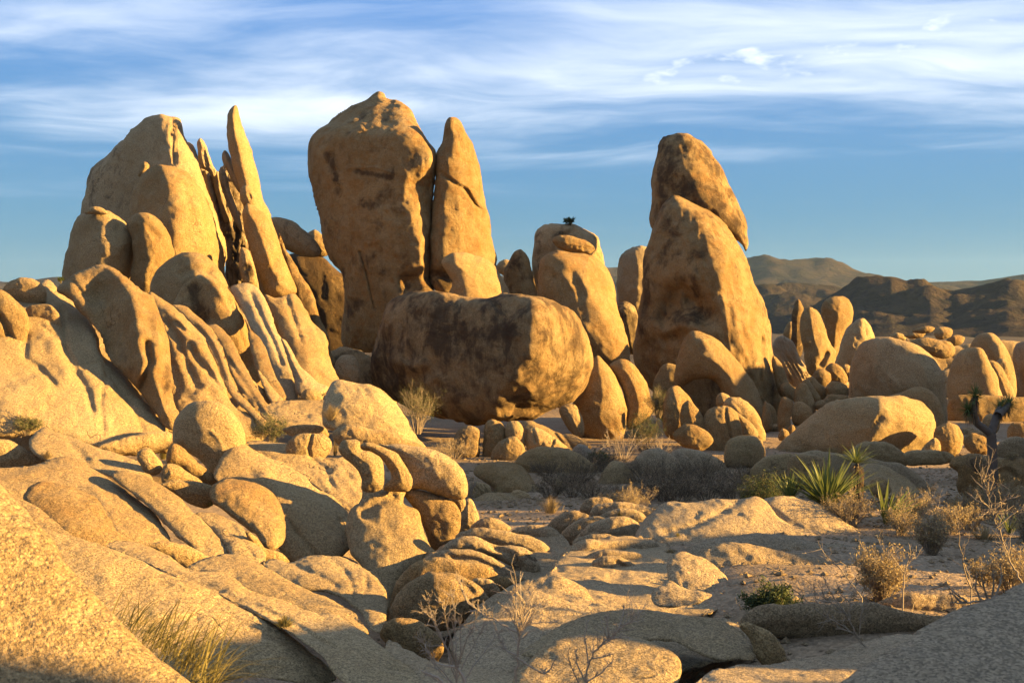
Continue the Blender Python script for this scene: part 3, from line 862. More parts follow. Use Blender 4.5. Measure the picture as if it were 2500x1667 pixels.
rock('rock_wedge', 'steep wedge of rock with an undercut hollow at the foot of the right tower',
     'F 113,700 140,560 180,450 240,400 300,410 380,450 450,510 520,590 590,690 640,760 670,830 690,920 700,1060 600,1060 500,960 430,850 410,780 350,725 240,722 180,765 118,780', 39, tx=-0.3, k=0.75, cat='rock formation', var=(0.14, 0, 0.5),
     feats='f 10 0.68 F 240,400 330,520 450,700\ns 12 0.5 F 140,600 150,720\ng 2 5 F 170,450 165,600')
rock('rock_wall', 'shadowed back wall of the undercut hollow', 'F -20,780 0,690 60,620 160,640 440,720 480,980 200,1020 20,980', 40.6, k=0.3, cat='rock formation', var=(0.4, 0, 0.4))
rock('rock_root', 'sunlit root like pillar at the right foot of the right tower', 'F 750,570 790,600 830,680 850,740 890,790 860,860 800,830 770,760', 42, k=0.8, cat='rock formation', var=(0.1, 0, 0.6))
# ================================================================== huge lying boulder and what lies round it
rock('boulder', 'rounded boulder with a dark stain, right behind the huge lying boulder', 'E 1680,600 1720,560 1790,630 1850,720 1890,810 1912,900 1905,980 1880,1120 1700,1140 1590,1050 1560,900 1640,750', 37.6, k=0.8, var=(0.18, 0, 0.6), feats='s 14 0.8 E 1890,920 1880,1000\ns 14 0.5 E 1770,800 1760,900')
rock('rock_slab', 'leaning sunlit slab between the huge lying boulder and the right tower', 'E 1795,630 1840,600 1890,590 1950,620 2000,680 2040,760 2070,840 2095,890 2085,930 2010,1000 1920,1040 1900,900 1870,760', 38, k=0.75, var=(0.1, 0, 0.7),
     feats='f 8 0.6 E 1940,610 1990,760 2010,920\ng 3 6 E 2020,760 2060,880')
rock('boulder', 'slender leaning prop stone under the right end of the huge lying boulder', 'E 1475,905 1530,878 1580,888 1620,950 1637,1010 1628,1085 1590,1092 1540,1045 1495,975', 34.5, k=0.9)
rock('boulder', 'huge lying boulder, dark with desert varnish and painted shade, its right end sunlit',
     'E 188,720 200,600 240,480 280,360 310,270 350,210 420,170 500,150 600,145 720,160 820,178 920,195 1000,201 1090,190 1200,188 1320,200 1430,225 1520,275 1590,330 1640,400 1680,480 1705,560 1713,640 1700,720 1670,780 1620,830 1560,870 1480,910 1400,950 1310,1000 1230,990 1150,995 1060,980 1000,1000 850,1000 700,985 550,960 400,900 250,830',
     35.5, k=0.72, kb=0.8, sq=1.5, tx=-0.68, var=(0.53, 0.1, 0.6), key='huge',  # real varnish, made heavier to darken the shaded front
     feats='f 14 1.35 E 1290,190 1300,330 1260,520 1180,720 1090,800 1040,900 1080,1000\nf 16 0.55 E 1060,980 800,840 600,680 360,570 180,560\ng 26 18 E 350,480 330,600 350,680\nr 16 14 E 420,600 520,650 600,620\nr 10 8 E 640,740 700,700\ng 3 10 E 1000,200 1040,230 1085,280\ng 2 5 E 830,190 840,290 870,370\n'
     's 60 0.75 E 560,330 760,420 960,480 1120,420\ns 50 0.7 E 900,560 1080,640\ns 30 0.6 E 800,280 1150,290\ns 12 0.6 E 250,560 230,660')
U = 'stones heaped under the huge lying boulder'
rock('boulder', 'squarish upright stone standing a little apart below the huge lying boulder', 'E 803,1150 820,1060 860,1023 920,1016 967,1040 972,1110 967,1210 900,1240 820,1220', 31, k=0.8, sq=1.3, var=(0.2, 0.1, 0.4))
rock('boulder', 'upright stone split from its sunlit neighbour below the huge lying boulder', 'E 993,1080 1005,1000 1040,976 1090,985 1127,1020 1142,1090 1132,1140 1090,1240 1000,1240', 31.2, k=0.8, sq=1.2, var=(0.15, 0, 0.5))
rock('boulder', 'small sunlit stone beside the upright split stone', 'E 1135,1015 1160,986 1210,988 1242,1020 1257,1080 1254,1160 1220,1170 1150,1150 1135,1090', 31.0, k=0.9)
rock('boulder', 'low wedge stone in front of the split upright stone', 'E 1048,1180 1110,1110 1190,1083 1232,1120 1258,1170 1252,1250 1050,1250', 30.3, k=0.7)
rock('boulder', 'long humped stone stretching right below the huge lying boulder', 'E 1215,1010 1270,988 1350,1003 1430,1038 1500,1078 1550,1138 1575,1200 1500,1220 1300,1190 1240,1090', 32, k=0.8, feats='g 3 6 E 1440,1050 1500,1130')
rock('boulder', 'rounded stone with a crack in front of the long humped stone', 'E 1262,1100 1290,1033 1350,1038 1420,1068 1480,1108 1535,1170 1400,1220 1290,1210 1265,1150', 31, k=0.8, feats='g 2 6 E 1450,1090 1430,1150\ng 3 5 E 1310,1040 1330,1120')
rock('boulder', 'low stone at the far end of the heap below the huge lying boulder', 'E 1490,1075 1560,1073 1620,1098 1685,1155 1600,1190 1550,1180', 32.2, k=0.8)
rock('boulder', 'small bluish grey round boulder in the shade', 'E 1562,1170 1600,1135 1650,1143 1692,1190 1695,1250 1610,1250', 29, k=0.8, var=(0.0, 0.8, 0))
rock('boulder', 'broad dome of rock half in sun below the huge lying boulder', 'E 1183,1260 1230,1200 1310,1155 1400,1146 1500,1155 1590,1190 1680,1250 1745,1320 1740,1440 1500,1480 1350,1420 1220,1320', 27, k=0.7, var=(0.1, 0, 0.4), feats='f 12 0.4 E 1420,1150 1400,1230 1330,1340')
rock('boulder', 'cone shaped boulder standing alone in the brush', 'E 1695,1450 1730,1360 1780,1270 1830,1241 1890,1255 1940,1310 1978,1380 1985,1460 1900,1540 1730,1530', 25, k=0.85, var=(0.06, 0, 0.3), feats='f 8 0.5 E 1840,1240 1830,1330 1800,1480')
rock('boulder', 'golden sloping boulder with a sunlit back', 'E 930,1320 960,1263 1050,1243 1160,1248 1240,1273 1300,1340 1350,1410 1395,1490 1410,1560 1300,1580 1180,1500 1040,1400', (24.2, 23.2), k=0.8, var=(0.06, 0, 0.6), feats='f 10 0.5 E 1060,1245 1180,1310 1230,1420')
rock('boulder', 'small rounded boulder at the foot of the golden sloping boulder', 'E 1160,1455 1200,1423 1260,1438 1310,1488 1342,1550 1345,1640 1310,1660 1200,1600', 22.4, k=0.85)
rock('rock_ledge', 'small furrowed ledge under the golden sloping boulder', 'H 880,310 960,283 1020,298 1055,365 1000,430 900,420', 22.6, k=0.6, feats='w 60 12 5')
rock('rock_ledge', 'sunlit flat ledge with hollows in front of the golden sloping boulder', 'H 890,430 1000,360 1100,353 1200,375 1280,410 1313,460 1308,560 1240,590 1100,590 1000,570 930,520', (22, 20.5), k=0.6, feats='g 9 9 H 1000,480 1100,470 1180,520\ng 8 8 H 1130,400 1190,420\nw 40 22 6')
rock('boulder', 'dim rounded dome in the dark brush', 'E 1930,1270 1990,1190 2070,1160 2160,1173 2225,1215 2265,1290 2270,1440 1960,1440', 27, k=0.8, var=(0.1, 0.4, 0.1))
rock('boulder', 'dim low boulder behind the dome in the brush', 'F 90,1200 160,1163 260,1168 350,1198 450,1260 450,1360 180,1340', 28.5, k=0.7, var=(0.1, 0.4, 0.1))
rock('boulder', 'grey shaded slab leaning on the dim dome', 'E 2190,1200 2240,1180 2330,1250 2400,1380 2300,1460 2240,1380', 27.6, k=0.6, var=(0.1, 0.5, 0.1))
# ------------------------------------------------------------------ at the foot of the right tower
rock('boulder', 'leaning sunlit stone left of the hollow wedge', 'F 45,950 60,830 90,770 120,760 180,790 240,860 265,960 210,1090 80,1090', 34.4, k=0.8, var=(0.1, 0, 0.7), feats='f 6 0.4 F 110,760 150,880')
rock('boulder', 'smaller sunlit stone in front of the leaning stone', 'F 155,950 180,870 215,851 260,890 310,970 342,1040 335,1100 240,1080 170,1040', 33, k=0.8, var=(0.1, 0, 0.7))
rock('boulder', 'dark overhanging stone with a bright lower edge', 'F 110,1080 180,1013 250,1013 330,1050 368,1110 352,1142 280,1182 235,1170 160,1140', 31.2, k=0.8, var=(0.3, 0, 0.7))
rock('boulder', 'small round stone at the mouth of the undercut hollow', 'F 385,860 400,815 430,806 480,835 470,900 400,900', 37, k=0.9)
rock('boulder', 'rounded stone in front of the undercut hollow', 'F 435,880 470,833 540,838 610,880 660,950 685,1020 705,1080 690,1130 560,1060 460,960', 35.4, k=0.75)
rock('boulder', 'large cracked boulder below the undercut hollow', 'F 305,960 340,910 400,890 480,900 520,940 548,1010 555,1090 545,1190 440,1270 330,1210 310,1060', 33, k=0.8, var=(0.12, 0, 0.4), feats='g 3 9 F 448,895 452,960 465,1020 480,1090')
rock('boulder', 'tilted stone beside the large cracked boulder', 'F 500,920 560,955 620,1008 655,1070 645,1110 560,1110 530,1000', 33.6, k=0.7)
rock('boulder', 'smooth dome shaped boulder at the edge of the dark brush', 'F 438,1170 470,1100 520,1078 590,1076 650,1088 685,1130 705,1190 690,1270 580,1290 450,1280', 29, k=0.8, var=(0.1, 0, 0.3))
PG = 'pillar stones and rubble at the right foot of the right tower'
for lab, pts, dd in (
        ('slim sunlit pillar stone right of the tilted stone', 'F 685,900 700,855 718,870 742,960 752,1040 700,1060', 38),
        ('grey pillar stone beside the slim sunlit one', 'F 715,870 760,905 778,970 772,1050 735,1050', 40.8),
        ('hooded dark pillar stone with a round top', 'F 788,890 810,833 850,838 880,868 866,960 852,1060 795,1060', 37.4),
        ('split block beside the hooded pillar stone', 'F 875,890 900,863 950,868 1003,930 970,1010 885,1010', 38.2),
        ('pointed golden stone above the split block', 'F 885,820 920,743 950,743 990,800 1018,870 1018,940 970,930 890,900', 40.2),
        ('thin leaning golden stone behind the pointed one', 'F 930,740 970,718 1010,770 1055,850 1030,880 990,850', 42.2),
        ('thin leaning shaded stone behind the golden ones', 'F 965,720 1000,703 1040,740 1093,790 1085,840 1040,850', 44.4),
        ('oblong slab on the ground beside the pointed golden stone', 'F 1015,875 1060,853 1103,885 1080,915 1020,910', 40),
        ('sloping stone below the root like pillar', 'F 795,770 830,738 895,800 888,860 840,850', 41.4),
        ('round stone in the rubble under the heart shaped rock', 'F 1000,700 1030,658 1080,658 1118,690 1110,750 1060,775 1010,745', 46),
        ('fluted round stone at the foot of the heart shaped rock', 'F 1080,660 1110,620 1160,623 1203,660 1225,730 1180,760 1110,730', 46.6),
        ('egg shaped stone against the large pale dome', 'F 1085,775 1120,733 1180,738 1225,770 1215,820 1110,830', 44),
        ('small stone tucked behind the large pale dome', 'F 1180,650 1210,623 1245,640 1245,710 1200,700', 48.6),
        ('flat stone at the left foot of the large pale dome', 'F 1065,870 1110,818 1160,818 1230,830 1215,890 1090,905', 42.4),
        ('tiny pebble like boulder on the sand by the pillar stones', 'F 843,1050 870,1008 893,1030 893,1075 850,1080', 35.6),
        ('tiny squat boulder on the sand by the pillar stones', 'F 785,1070 810,1033 855,1060 848,1105 788,1105', 34.8)):
    rock('boulder', lab, pts, dd, k=0.85, sp=2.2, group=PG, var=(0.1, 0.05, 0.6))
# ================================================================== right middle distance
rock('rock_spire', 'thin dark spire beside the heart shaped rock', 'F 868,310 890,235 910,209 935,240 946,300 932,380 945,480 925,580 865,580 872,400', 62, k=0.9, cat='rock spire', var=(0.55, 0, 0.6), sp=2.2)
rock('rock_lobe', 'left lobe of the heart shaped rock', 'F 923,370 940,300 990,263 1040,290 1070,350 1090,420 1120,500 1155,550 1110,680 990,700 945,540', 58, k=0.75, cat='rock formation', var=(0.2, 0, 0.5), sp=3, feats='f 8 0.4 F 1000,265 1020,400 1060,560\ng 8 12 F 1090,560 1060,620')
rock('rock_lobe', 'right lobe of the heart shaped rock', 'F 1058,270 1090,210 1140,191 1200,196 1245,230 1262,300 1252,370 1205,440 1180,530 1140,600 1100,480 1075,370', 60, k=0.75, cat='rock formation', var=(0.15, 0, 0.5), sp=3, feats='f 8 0.4 F 1150,190 1180,330 1140,480')
rock('rock_wall', 'dark fluted skirt below the thin spire', 'F 748,490 800,440 870,470 930,590 1000,700 930,780 850,740 770,620', 60.5, k=0.5, cat='rock formation', var=(0.2, 0.6, 0.1), sp=3, feats='w 60 12 8')
rock('boulder', 'pale block behind the thin spire', 'F 815,440 860,350 885,360 890,470 830,490', 64, k=0.6, sp=2.5)
rock('rock_dome', 'notched dome between the heart shaped rock and the large pale dome', 'F 1140,620 1165,540 1190,460 1220,390 1270,350 1330,331 1372,370 1402,450 1400,560 1280,680 1160,680', 54, k=0.75, cat='rock formation', var=(0.15, 0.1, 0.3), sp=3.5, feats='f 6 0.9 F 1330,331 1345,420 1340,500\ng 3 6 F 1335,350 1345,440')
rock('rock_dome', 'large pale dome with blotches, behind the low front dome', 'F 1218,850 1225,700 1250,580 1290,500 1350,455 1430,443 1530,455 1640,490 1730,545 1800,620 1840,710 1860,820 1874,920 1864,1020 1800,1080 1400,1060 1240,950', 44, tx=-0.5, k=0.72, cat='rock formation', var=(0.25, 0.12, 0.3),
     feats='f 14 0.8 F 1640,485 1740,640 1790,820 1820,980\nr 8 6 F 1400,640 1410,700\nr 8 6 F 1500,710 1530,760')
rock('boulder', 'rounded boulder tucked between the large pale dome and the low front dome', 'F 1480,840 1580,790 1680,768 1740,783 1800,840 1842,930 1845,1040 1800,1120 1600,1040', 38, k=0.7, var=(0.1, 0, 0.4), feats='f 10 0.5 F 1720,770 1780,900 1800,1050')
rock('rock_dome', 'long low front dome with a ridge dividing sun from shade',
     'F 690,1230 760,1140 850,1060 930,980 1020,920 1130,860 1250,830 1370,818 1500,820 1600,830 1690,860 1750,910 1790,980 1806,1080 1812,1190 1700,1230 1300,1260 1000,1280 800,1270', 32, tx=-0.5, k=0.62, cat='rock formation', var=(0.08, 0, 0.25),
     feats='f 10 0.9 F 1440,815 1435,930 1380,1080 1330,1200\nf 20 0.5 F 1690,850 1760,960 1780,1100\ng 3 7 F 1440,960 1390,1040 1350,1100\ng 3 5 F 1700,1170 1740,1110 1790,1080')
rock('boulder', 'shaded lower corner block of the low front dome', 'F 1690,1190 1730,1130 1785,1090 1815,1120 1815,1200 1720,1230', 31.0, k=0.5)
rock('boulder', 'sunlit boulder leaning on the right end of the low front dome', 'F 1785,1040 1850,998 1920,1008 1962,1060 1964,1130 1930,1200 1850,1220 1800,1180', 31.4, k=0.8, var=(0.08, 0, 0.5), feats='f 7 0.5 F 1880,1000 1920,1080 1920,1180')
rock('boulder', 'low loaf shaped rock, half sunlit, in front of the low front dome', 'F 1220,1190 1300,1130 1400,1113 1480,1120 1550,1160 1600,1208 1620,1260 1500,1290 1300,1280', 25, k=0.7, feats='f 8 0.5 F 1450,1115 1470,1250')
rock('rock_slab', 'flat sunlit slab beside the low loaf shaped rock', 'F 1580,1200 1620,1175 1700,1172 1820,1173 1880,1193 1910,1220 1870,1255 1700,1270 1610,1270', 24.5, k=0.6, feats='g 4 5 F 1820,1180 1850,1230')
rock('rock_ledge', 'smooth ledge behind the round green bush', 'F 600,1310 690,1220 780,1198 880,1198 900,1300 820,1380 640,1380', 23.4, k=0.55)
rock('rock_ledge', 'long thin ledge behind the spiky yucca clump', 'F 840,1240 1000,1178 1150,1186 1300,1210 1450,1250 1560,1300 1660,1340 1720,1420 1600,1460 1200,1440 900,1400', 23.6, k=0.35, var=(0.05, 0.2, 0.1))
rock('rock_block', 'shaded block behind the left side of the yucca clump', 'F 842,1280 870,1208 960,1196 1060,1220 1115,1310 1050,1400 860,1400', 21.4, k=0.6, sq=1.3, cat='boulder', var=(0.1, 0.1, 0.4))
rock('rock_slab', 'smooth sloping slab right behind the yucca clump', 'F 1295,1280 1380,1258 1480,1278 1580,1338 1650,1388 1695,1450 1600,1490 1400,1430 1300,1370', (21.5, 20), k=0.6, feats='g 6 9 F 1430,1300 1520,1360 1600,1440')
rock('boulder', 'small round stone at the foot of the smooth sloping slab', 'F 1362,1390 1420,1338 1480,1368 1505,1430 1440,1480 1380,1450', 19.4, k=0.8)
rock('rock_slab', 'thin grey slab along the upper edge of the smooth sloping slab', 'F 1440,1260 1540,1250 1640,1295 1740,1380 1900,1480 1700,1520 1560,1420', 22.6, k=0.4, var=(0, 0.4, 0.1))
rock('rock_dome', 'steep sided dome with a bright edge, behind the spiky tree', 'F 1858,720 1890,620 1930,550 2000,515 2080,520 2110,560 2150,640 2190,750 2225,830 2250,930 2200,1040 1880,1040 1865,860', 48, tx=-0.5, k=0.72, cat='rock formation', var=(0.12, 0.05, 0.4), feats='f 8 1.08 F 2085,520 2130,640 2190,800 2220,900')
rock('rock_dome', 'rounded dome behind the steep sided dome', 'F 2010,530 2040,450 2090,423 2150,425 2200,470 2250,540 2290,640 2305,750 2290,860 2190,760 2110,620', 55, tx=-0.5, k=0.7, cat='rock formation', var=(0.15, 0.05, 0.4), feats='f 8 0.84 F 2140,425 2190,520 2230,700')
rock('boulder', 'shaded slanting stone between the two steep domes', 'F 2125,600 2190,618 2240,700 2290,800 2300,880 2220,860 2160,720', 51, k=0.7)
rock('rock_wall', 'dark fluted pillar of rock near the spiky tree', 'F 2270,580 2300,490 2352,468 2480,480 2560,700 2500,880 2310,860 2290,680', 56, k=0.6, cat='rock formation', var=(0.2, 0.4, 0.2), feats='w 85 20 8')
rock('boulder', 'round shaded stone tucked under the rounded dome', 'F 2170,610 2210,588 2250,610 2270,680 2230,720 2180,680', 53, k=0.8)
rock('rock_wall', 'pinkish shaded base wall behind the spiky tree', 'F 1860,940 1900,830 2100,818 2260,830 2420,850 2420,1000 2300,1080 2000,1090 1880,1060', 45, k=0.4, cat='rock formation', var=(0.15, 0, 0.7))
rock('boulder', 'round shaded boulder beyond the dark bush by the spiky tree', 'F 2240,1070 2270,1000 2330,988 2420,1000 2440,1120 2250,1120', 34, k=0.7, var=(0.2, 0, 0.6))
rock('boulder', 'low orange stone behind the dark bush by the spiky tree', 'F 1965,1100 2010,1063 2080,1078 2125,1110 2128,1190 2000,1180', 30, k=0.7, var=(0.05, 0, 0.9))
rock('boulder', 'small pale stone seen left of the trunk of the spiky tree', 'F 2085,1000 2110,948 2150,943 2195,990 2180,1060 2100,1060', 38, k=0.8)
rock('rock_ledge', 'low grey rock beyond the trunk of the spiky tree', 'F 2170,1150 2260,1093 2360,1093 2480,1120 2480,1220 2180,1220', 27, k=0.5, var=(0.05, 0.3, 0.1))
rock('rock_ledge', 'broad flat topped ledge at the foot of the spiky tree', 'F 1875,1270 1920,1215 2050,1203 2200,1212 2420,1228 2600,1250 2600,1500 2000,1500 1925,1400 1935,1320', 20.6, k=0.5, sq=1.6, cat='rock formation', var=(0.08, 0, 0.6), feats='g 6 10 F 2180,1310 2260,1300 2300,1340\ng 4 7 F 1990,1380 2010,1440')
PL = 'flat stones of the far rock pile'
for lab, pts, dd in (
        ('long flat stone crowning the far rock pile', 'F 1635,415 1680,390 1750,381 1783,395 1765,418 1680,428', 70),
        ('round stone sitting on the far rock pile', 'F 1775,425 1800,392 1850,386 1893,405 1890,442 1850,464 1800,464', 68),
        ('angular stone at the right end of the far rock pile', 'F 1855,475 1890,443 1930,438 1974,455 1955,495 1900,508', 68.5),
        ('thin stone slab low on the left of the far rock pile', 'F 1585,445 1650,424 1725,425 1700,455 1620,460', 71),
        ('broad slab forming the base of the far rock pile', 'F 1630,490 1720,450 1800,468 1880,480 1913,520 1903,565 1840,590 1750,570 1660,540', 66),
        ('outlying low stone left of the far rock pile', 'F 1495,450 1530,424 1580,433 1600,465 1520,480', 73)):
    rock('boulder', lab, pts, dd, k=0.9, sp=2.2, group=PL, var=(0.05, 0.05, 0.5))
rock('rock_mound', 'bare rock mound under the far rock pile', 'F 1400,520 1560,455 1700,450 1900,500 2000,490 2200,480 2400,520 2500,640 2300,800 1800,780 1450,640', 74, k=0.35, cat='rock formation', var=(0.1, 0.1, 0.4))

# ================================================================== left foreground
rock('ball_rock', 'round ball of pale granite standing on a sloping rib', 'D 1103,1190 1115,1110 1150,1060 1200,1010 1280,985 1370,985 1440,1015 1510,1080 1560,1170 1572,1250 1575,1370 1560,1450 1470,1500 1400,1505 1340,1450 1280,1370 1200,1320 1110,1265', 15, tx=0.1, k=0.9, cat='boulder', var=(0.02, 0, 0.25), amp=0.7)
rock('rock_rib', 'sunlit sloping rib that carries the ball of granite', 'G 1530,40 1640,90 1720,130 1840,180 1940,240 2030,330 2110,370 2190,430 2240,500 2257,580 2252,690 2200,760 2050,790 1870,800 1800,720 1660,560 1470,350 1370,250', (15.2, 13.0), k=0.62, cat='rock formation', var=(0.02, 0, 0.3), amp=0.8,
     feats='g 6 10 G 1830,520 1900,620 1980,700 2020,770\ng 6 12 G 2170,520 2200,600 2240,700\nr 14 8 G 1700,250 1850,400 1950,560\ng 12 10 G 1600,230 1500,250 1400,260')
rock('rock_nose', 'drooping nose of rock hanging over the fins, lit at its tip', 'G 1345,330 1420,265 1520,253 1650,280 1740,340 1790,420 1822,510 1828,600 1812,690 1750,724 1680,708 1640,630 1570,570 1480,510 1400,450 1345,390', (13.3, 12.0), k=0.85, cat='rock formation', var=(0.1, 0, 0.5), feats='f 10 0.6 G 1560,255 1700,380 1770,520 1750,700\ns 14 0.8 G 1690,690 1740,700')
rock('rock_ledge', 'small ledge behind the drooping nose', 'G 1025,305 1100,273 1250,283 1350,308 1390,370 1330,450 1200,420 1110,360', 13.2, k=0.6)
rock('rock_slab', 'rough brown slab leaning against the ball of granite', 'D 1070,1300 1110,1260 1160,1280 1220,1340 1300,1410 1390,1480 1400,1510 1330,1540 1240,1480 1150,1420 1065,1390', 14.2, k=0.8, cat='boulder', var=(0.12, 0, 0.7))
rock('boulder', 'small wedge stone below the rough brown slab', 'G 1030,215 1060,168 1120,173 1200,218 1295,295 1180,310 1035,290', 13.8, k=0.8)
rock('rock_ledge', 'low shaded ledge between the sunlit wall and the ball of granite', 'D 630,1285 760,1230 900,1198 1050,1183 1110,1200 1115,1270 900,1320 700,1320', 17.6, k=0.6)
rock('rock_slab', 'broad rounded slab with a sunlit right end, left of the small plant', 'D 190,1260 270,1170 400,1198 500,1228 600,1278 700,1308 820,1348 900,1388 960,1450 985,1510 850,1500 700,1470 500,1400 300,1370 210,1310', (15.2, 13.6), k=0.6, cat='rock formation', var=(0.03, 0, 0.25), feats='g 9 9 D 430,1230 490,1300 560,1370\ng 5 6 D 700,1310 830,1350')
rock('boulder', 'little blunt rock beside the small upright plant', 'D 880,1320 950,1288 1000,1340 1040,1420 1000,1460 920,1440', 13.8, k=0.8)
rock('rock_slab', 'shaded slab at the foot of the sunlit wall, by the dry bush', 'D -160,1250 60,1238 150,1288 220,1328 300,1375 200,1430 0,1460 -160,1460', 14.4, k=0.55, cat='rock formation', var=(0.03, 0, 0.25))
rock('rock_slab', 'wide swollen slab sweeping down to a rounded sunlit end',
     'G -120,215 0,200 150,188 280,160 380,125 470,130 560,180 660,230 740,290 820,350 900,400 980,470 1040,540 1090,620 1118,680 1000,720 800,700 650,580 500,430 300,400 80,420 -120,400', (12.6, 10.2), k=0.6, cat='rock formation', var=(0.02, 0, 0.35), amp=0.8,
     feats='f 14 0.35 G 380,125 560,300 700,480 760,640\nr 12 8 G 600,330 720,460 760,620\ng 8 10 G 220,185 100,205 0,215\ns 20 0.35 G 700,600 730,680')
rock('rock_slab', 'rounded slab lying against the wide swollen slab', 'G 150,395 200,320 280,288 380,303 500,330 600,370 660,430 700,520 760,600 860,660 800,720 700,735 560,690 420,640 300,540 220,460', (10.2, 9.2), k=0.7, cat='rock formation', var=(0.03, 0, 0.5), feats='f 12 0.5 G 380,303 480,420 600,560 680,680')
rock('rock_fin', 'long curved fin of rock running down from behind the wide slab', 'G 715,245 770,216 860,228 960,268 1060,318 1160,398 1240,478 1330,558 1420,638 1495,730 1480,790 1330,810 1240,720 1100,610 1030,530 900,410 790,320', (12.2, 10.4), k=0.75, cat='rock formation', var=(0.02, 0, 0.3), feats='f 8 0.35 G 860,228 1050,400 1200,560 1260,720\ng 10 9 G 1000,300 1030,350')
rock('rock_fin', 'shorter curved fin beside the drooping nose', 'G 1245,490 1340,478 1450,518 1540,568 1600,638 1695,740 1690,800 1500,780 1410,660 1330,570', (11.8, 10.6), k=0.8, cat='rock formation', var=(0.02, 0, 0.3), feats='g 5 7 G 1480,560 1560,680 1620,760')
rock('rock_fin', 'thin cracked fin below the tip of the drooping nose', 'G 1570,600 1640,640 1690,700 1780,730 1850,795 1800,840 1690,830 1620,720', 11.2, k=0.7, cat='rock formation', var=(0.05, 0, 0.5))
rock('rock_slab', 'small three cornered slab beside the nearest bright slope', 'G -80,260 0,270 100,370 220,430 330,510 420,590 480,650 400,700 300,660 200,560 -80,420', (9, 7.6), k=0.5, cat='boulder', var=(0.02, 0, 0.3))
rock('rock_slope', 'nearest bright granite slope, coarse grained, its lower end in shadow',
     'S -420,1000 -200,1040 0,1176 60,1240 110,1300 160,1370 230,1440 300,1510 370,1580 440,1640 500,1700 640,1860 300,2100 -420,2100', (3.7, 2.5), k=0.40, tx=0.30, cat='rock formation', var=(0.03, 0, 0.3), amp=0.6, flake=0.3)
rock('rock_slab', 'long foreground slab sloping down to a shaded overhang',
     'G 250,600 430,640 560,668 700,708 850,760 1000,840 1150,898 1300,958 1430,1018 1560,1088 1680,1148 1780,1208 1900,1288 2000,1368 2100,1458 2190,1560 2050,1600 1800,1560 1500,1540 1300,1570 1000,1500 700,1200 400,850', (7.8, 5.9), k=0.5, cat='rock formation', var=(0.02, 0, 0.2), amp=0.7,
     feats='g 9 14 G 900,1190 1050,1180 1250,1150\nr 14 10 G 1000,1100 1200,1120\ng 22 18 G 1400,1520 1600,1490 1850,1500')
rock('rock_slab', 'narrow furrowed slab along the upper edge of the long foreground slab',
     'G 735,715 800,684 900,689 1020,729 1130,789 1230,848 1330,850 1450,868 1560,948 1700,1008 1850,1048 2000,1118 2150,1130 2250,1198 H 270,1260 340,1310 450,1400 600,1500 650,1600 400,1640 250,1640 G 2160,1540 2060,1410 1880,1270 1680,1150 1430,1020 1150,900 850,765', (8.8, 5.4), k=0.6, cat='rock formation', var=(0.02, 0, 0.2), amp=0.7,
     feats='g 8 16 G 1150,880 1350,960 1550,1060 1700,1110 1900,1200 2100,1330\ng 6 10 G 1800,1210 2000,1270 2250,1400\nr 10 9 G 850,730 1050,810 1250,900')
rock('rock_slab', 'smooth whaleback hump above the furrowed slab', 'G 1215,840 1290,788 1400,753 1490,743 1580,758 1700,828 1820,898 1950,968 2100,1028 2200,1078 2290,1138 2335,1200 H 270,1265 G 2240,1230 2150,1170 2000,1140 1850,1070 1700,1030 1560,970 1450,900 1330,870', (9.2, 7.0), k=0.75, cat='rock formation', var=(0.02, 0, 0.2))
rock('boulder', 'low oval hump between the wide swollen slab and the whaleback', 'G 830,695 950,673 1080,666 1200,688 1290,728 1345,785 1280,830 1200,850 1100,800 970,730', 9.6, k=0.7)
rock('rock_mass', 'shaded lumpy mass of rock below the sloping rib', 'G 1680,800 1770,778 1850,798 1950,758 2060,753 2180,758 2260,798 H 260,850 320,900 375,980 390,1090 345,1250 290,1240 200,1110 90,1030 0,990 G 1900,960', (11, 9.2), k=0.6, cat='rock formation', var=(0.03, 0.1, 0.2),
     feats='g 7 10 G 1860,800 1960,850 2060,900 2150,950\ng 7 10 G 2090,760 2200,850 2250,950 2260,1050\ng 6 8 H 240,860 250,960 200,1040')
rock('rock_mass', 'shaded body of rock under the small stone arch',
     'H 140,480 210,390 228,300 360,300 430,280 530,300 500,360 490,420 550,440 590,480 610,560 660,690 700,740 610,800 490,880 430,980 385,1110 300,1010 215,820 150,740', (13.8, 12.2), k=0.6, cat='rock formation', var=(0.02, 0, 0.2), amp=0.8, feats='g 12 14 H 240,480 300,430 420,380')
rock('rock_arch', 'left leg of the small stone arch', 'H 65,75 90,25 150,13 212,33 210,70 280,92 350,142 360,225 350,320 300,350 215,330 213,270 170,185 100,125', 13.1, k=0.8, cat='rock formation', var=(0.02, 0, 0.3))
rock('rock_arch', 'right leg of the small stone arch', 'H 192,58 230,33 300,43 370,70 440,100 510,200 545,285 520,340 430,350 355,330 365,300 405,262 350,155 285,95', 13.4, k=0.75, cat='rock formation', var=(0.02, 0, 0.3))
rock('rock_block', 'blunt grey block overhanging at the end of the small stone arch', 'H 320,50 430,40 540,48 650,73 750,108 830,160 880,230 897,310 893,375 860,400 800,393 720,375 620,345 560,335 470,345 530,280 470,150 390,85', 13.8, k=0.75, sq=1.35, cat='rock formation', var=(0.03, 0.25, 0.15))
rock('rock_block', 'cracked shaded block below the blunt overhanging block', 'H 475,350 560,330 650,350 730,378 800,418 843,480 845,575 805,650 690,735 630,630 570,490 505,405', 13.8, k=0.55, sq=1.5, cat='rock formation', var=(0.03, 0.1, 0.4))
rock('boulder', 'narrow shaded boulder behind the blunt overhanging block', 'H 830,490 870,400 910,388 955,470 965,560 900,620 840,610', 15, k=0.8, var=(0.03, 0.25, 0.1))
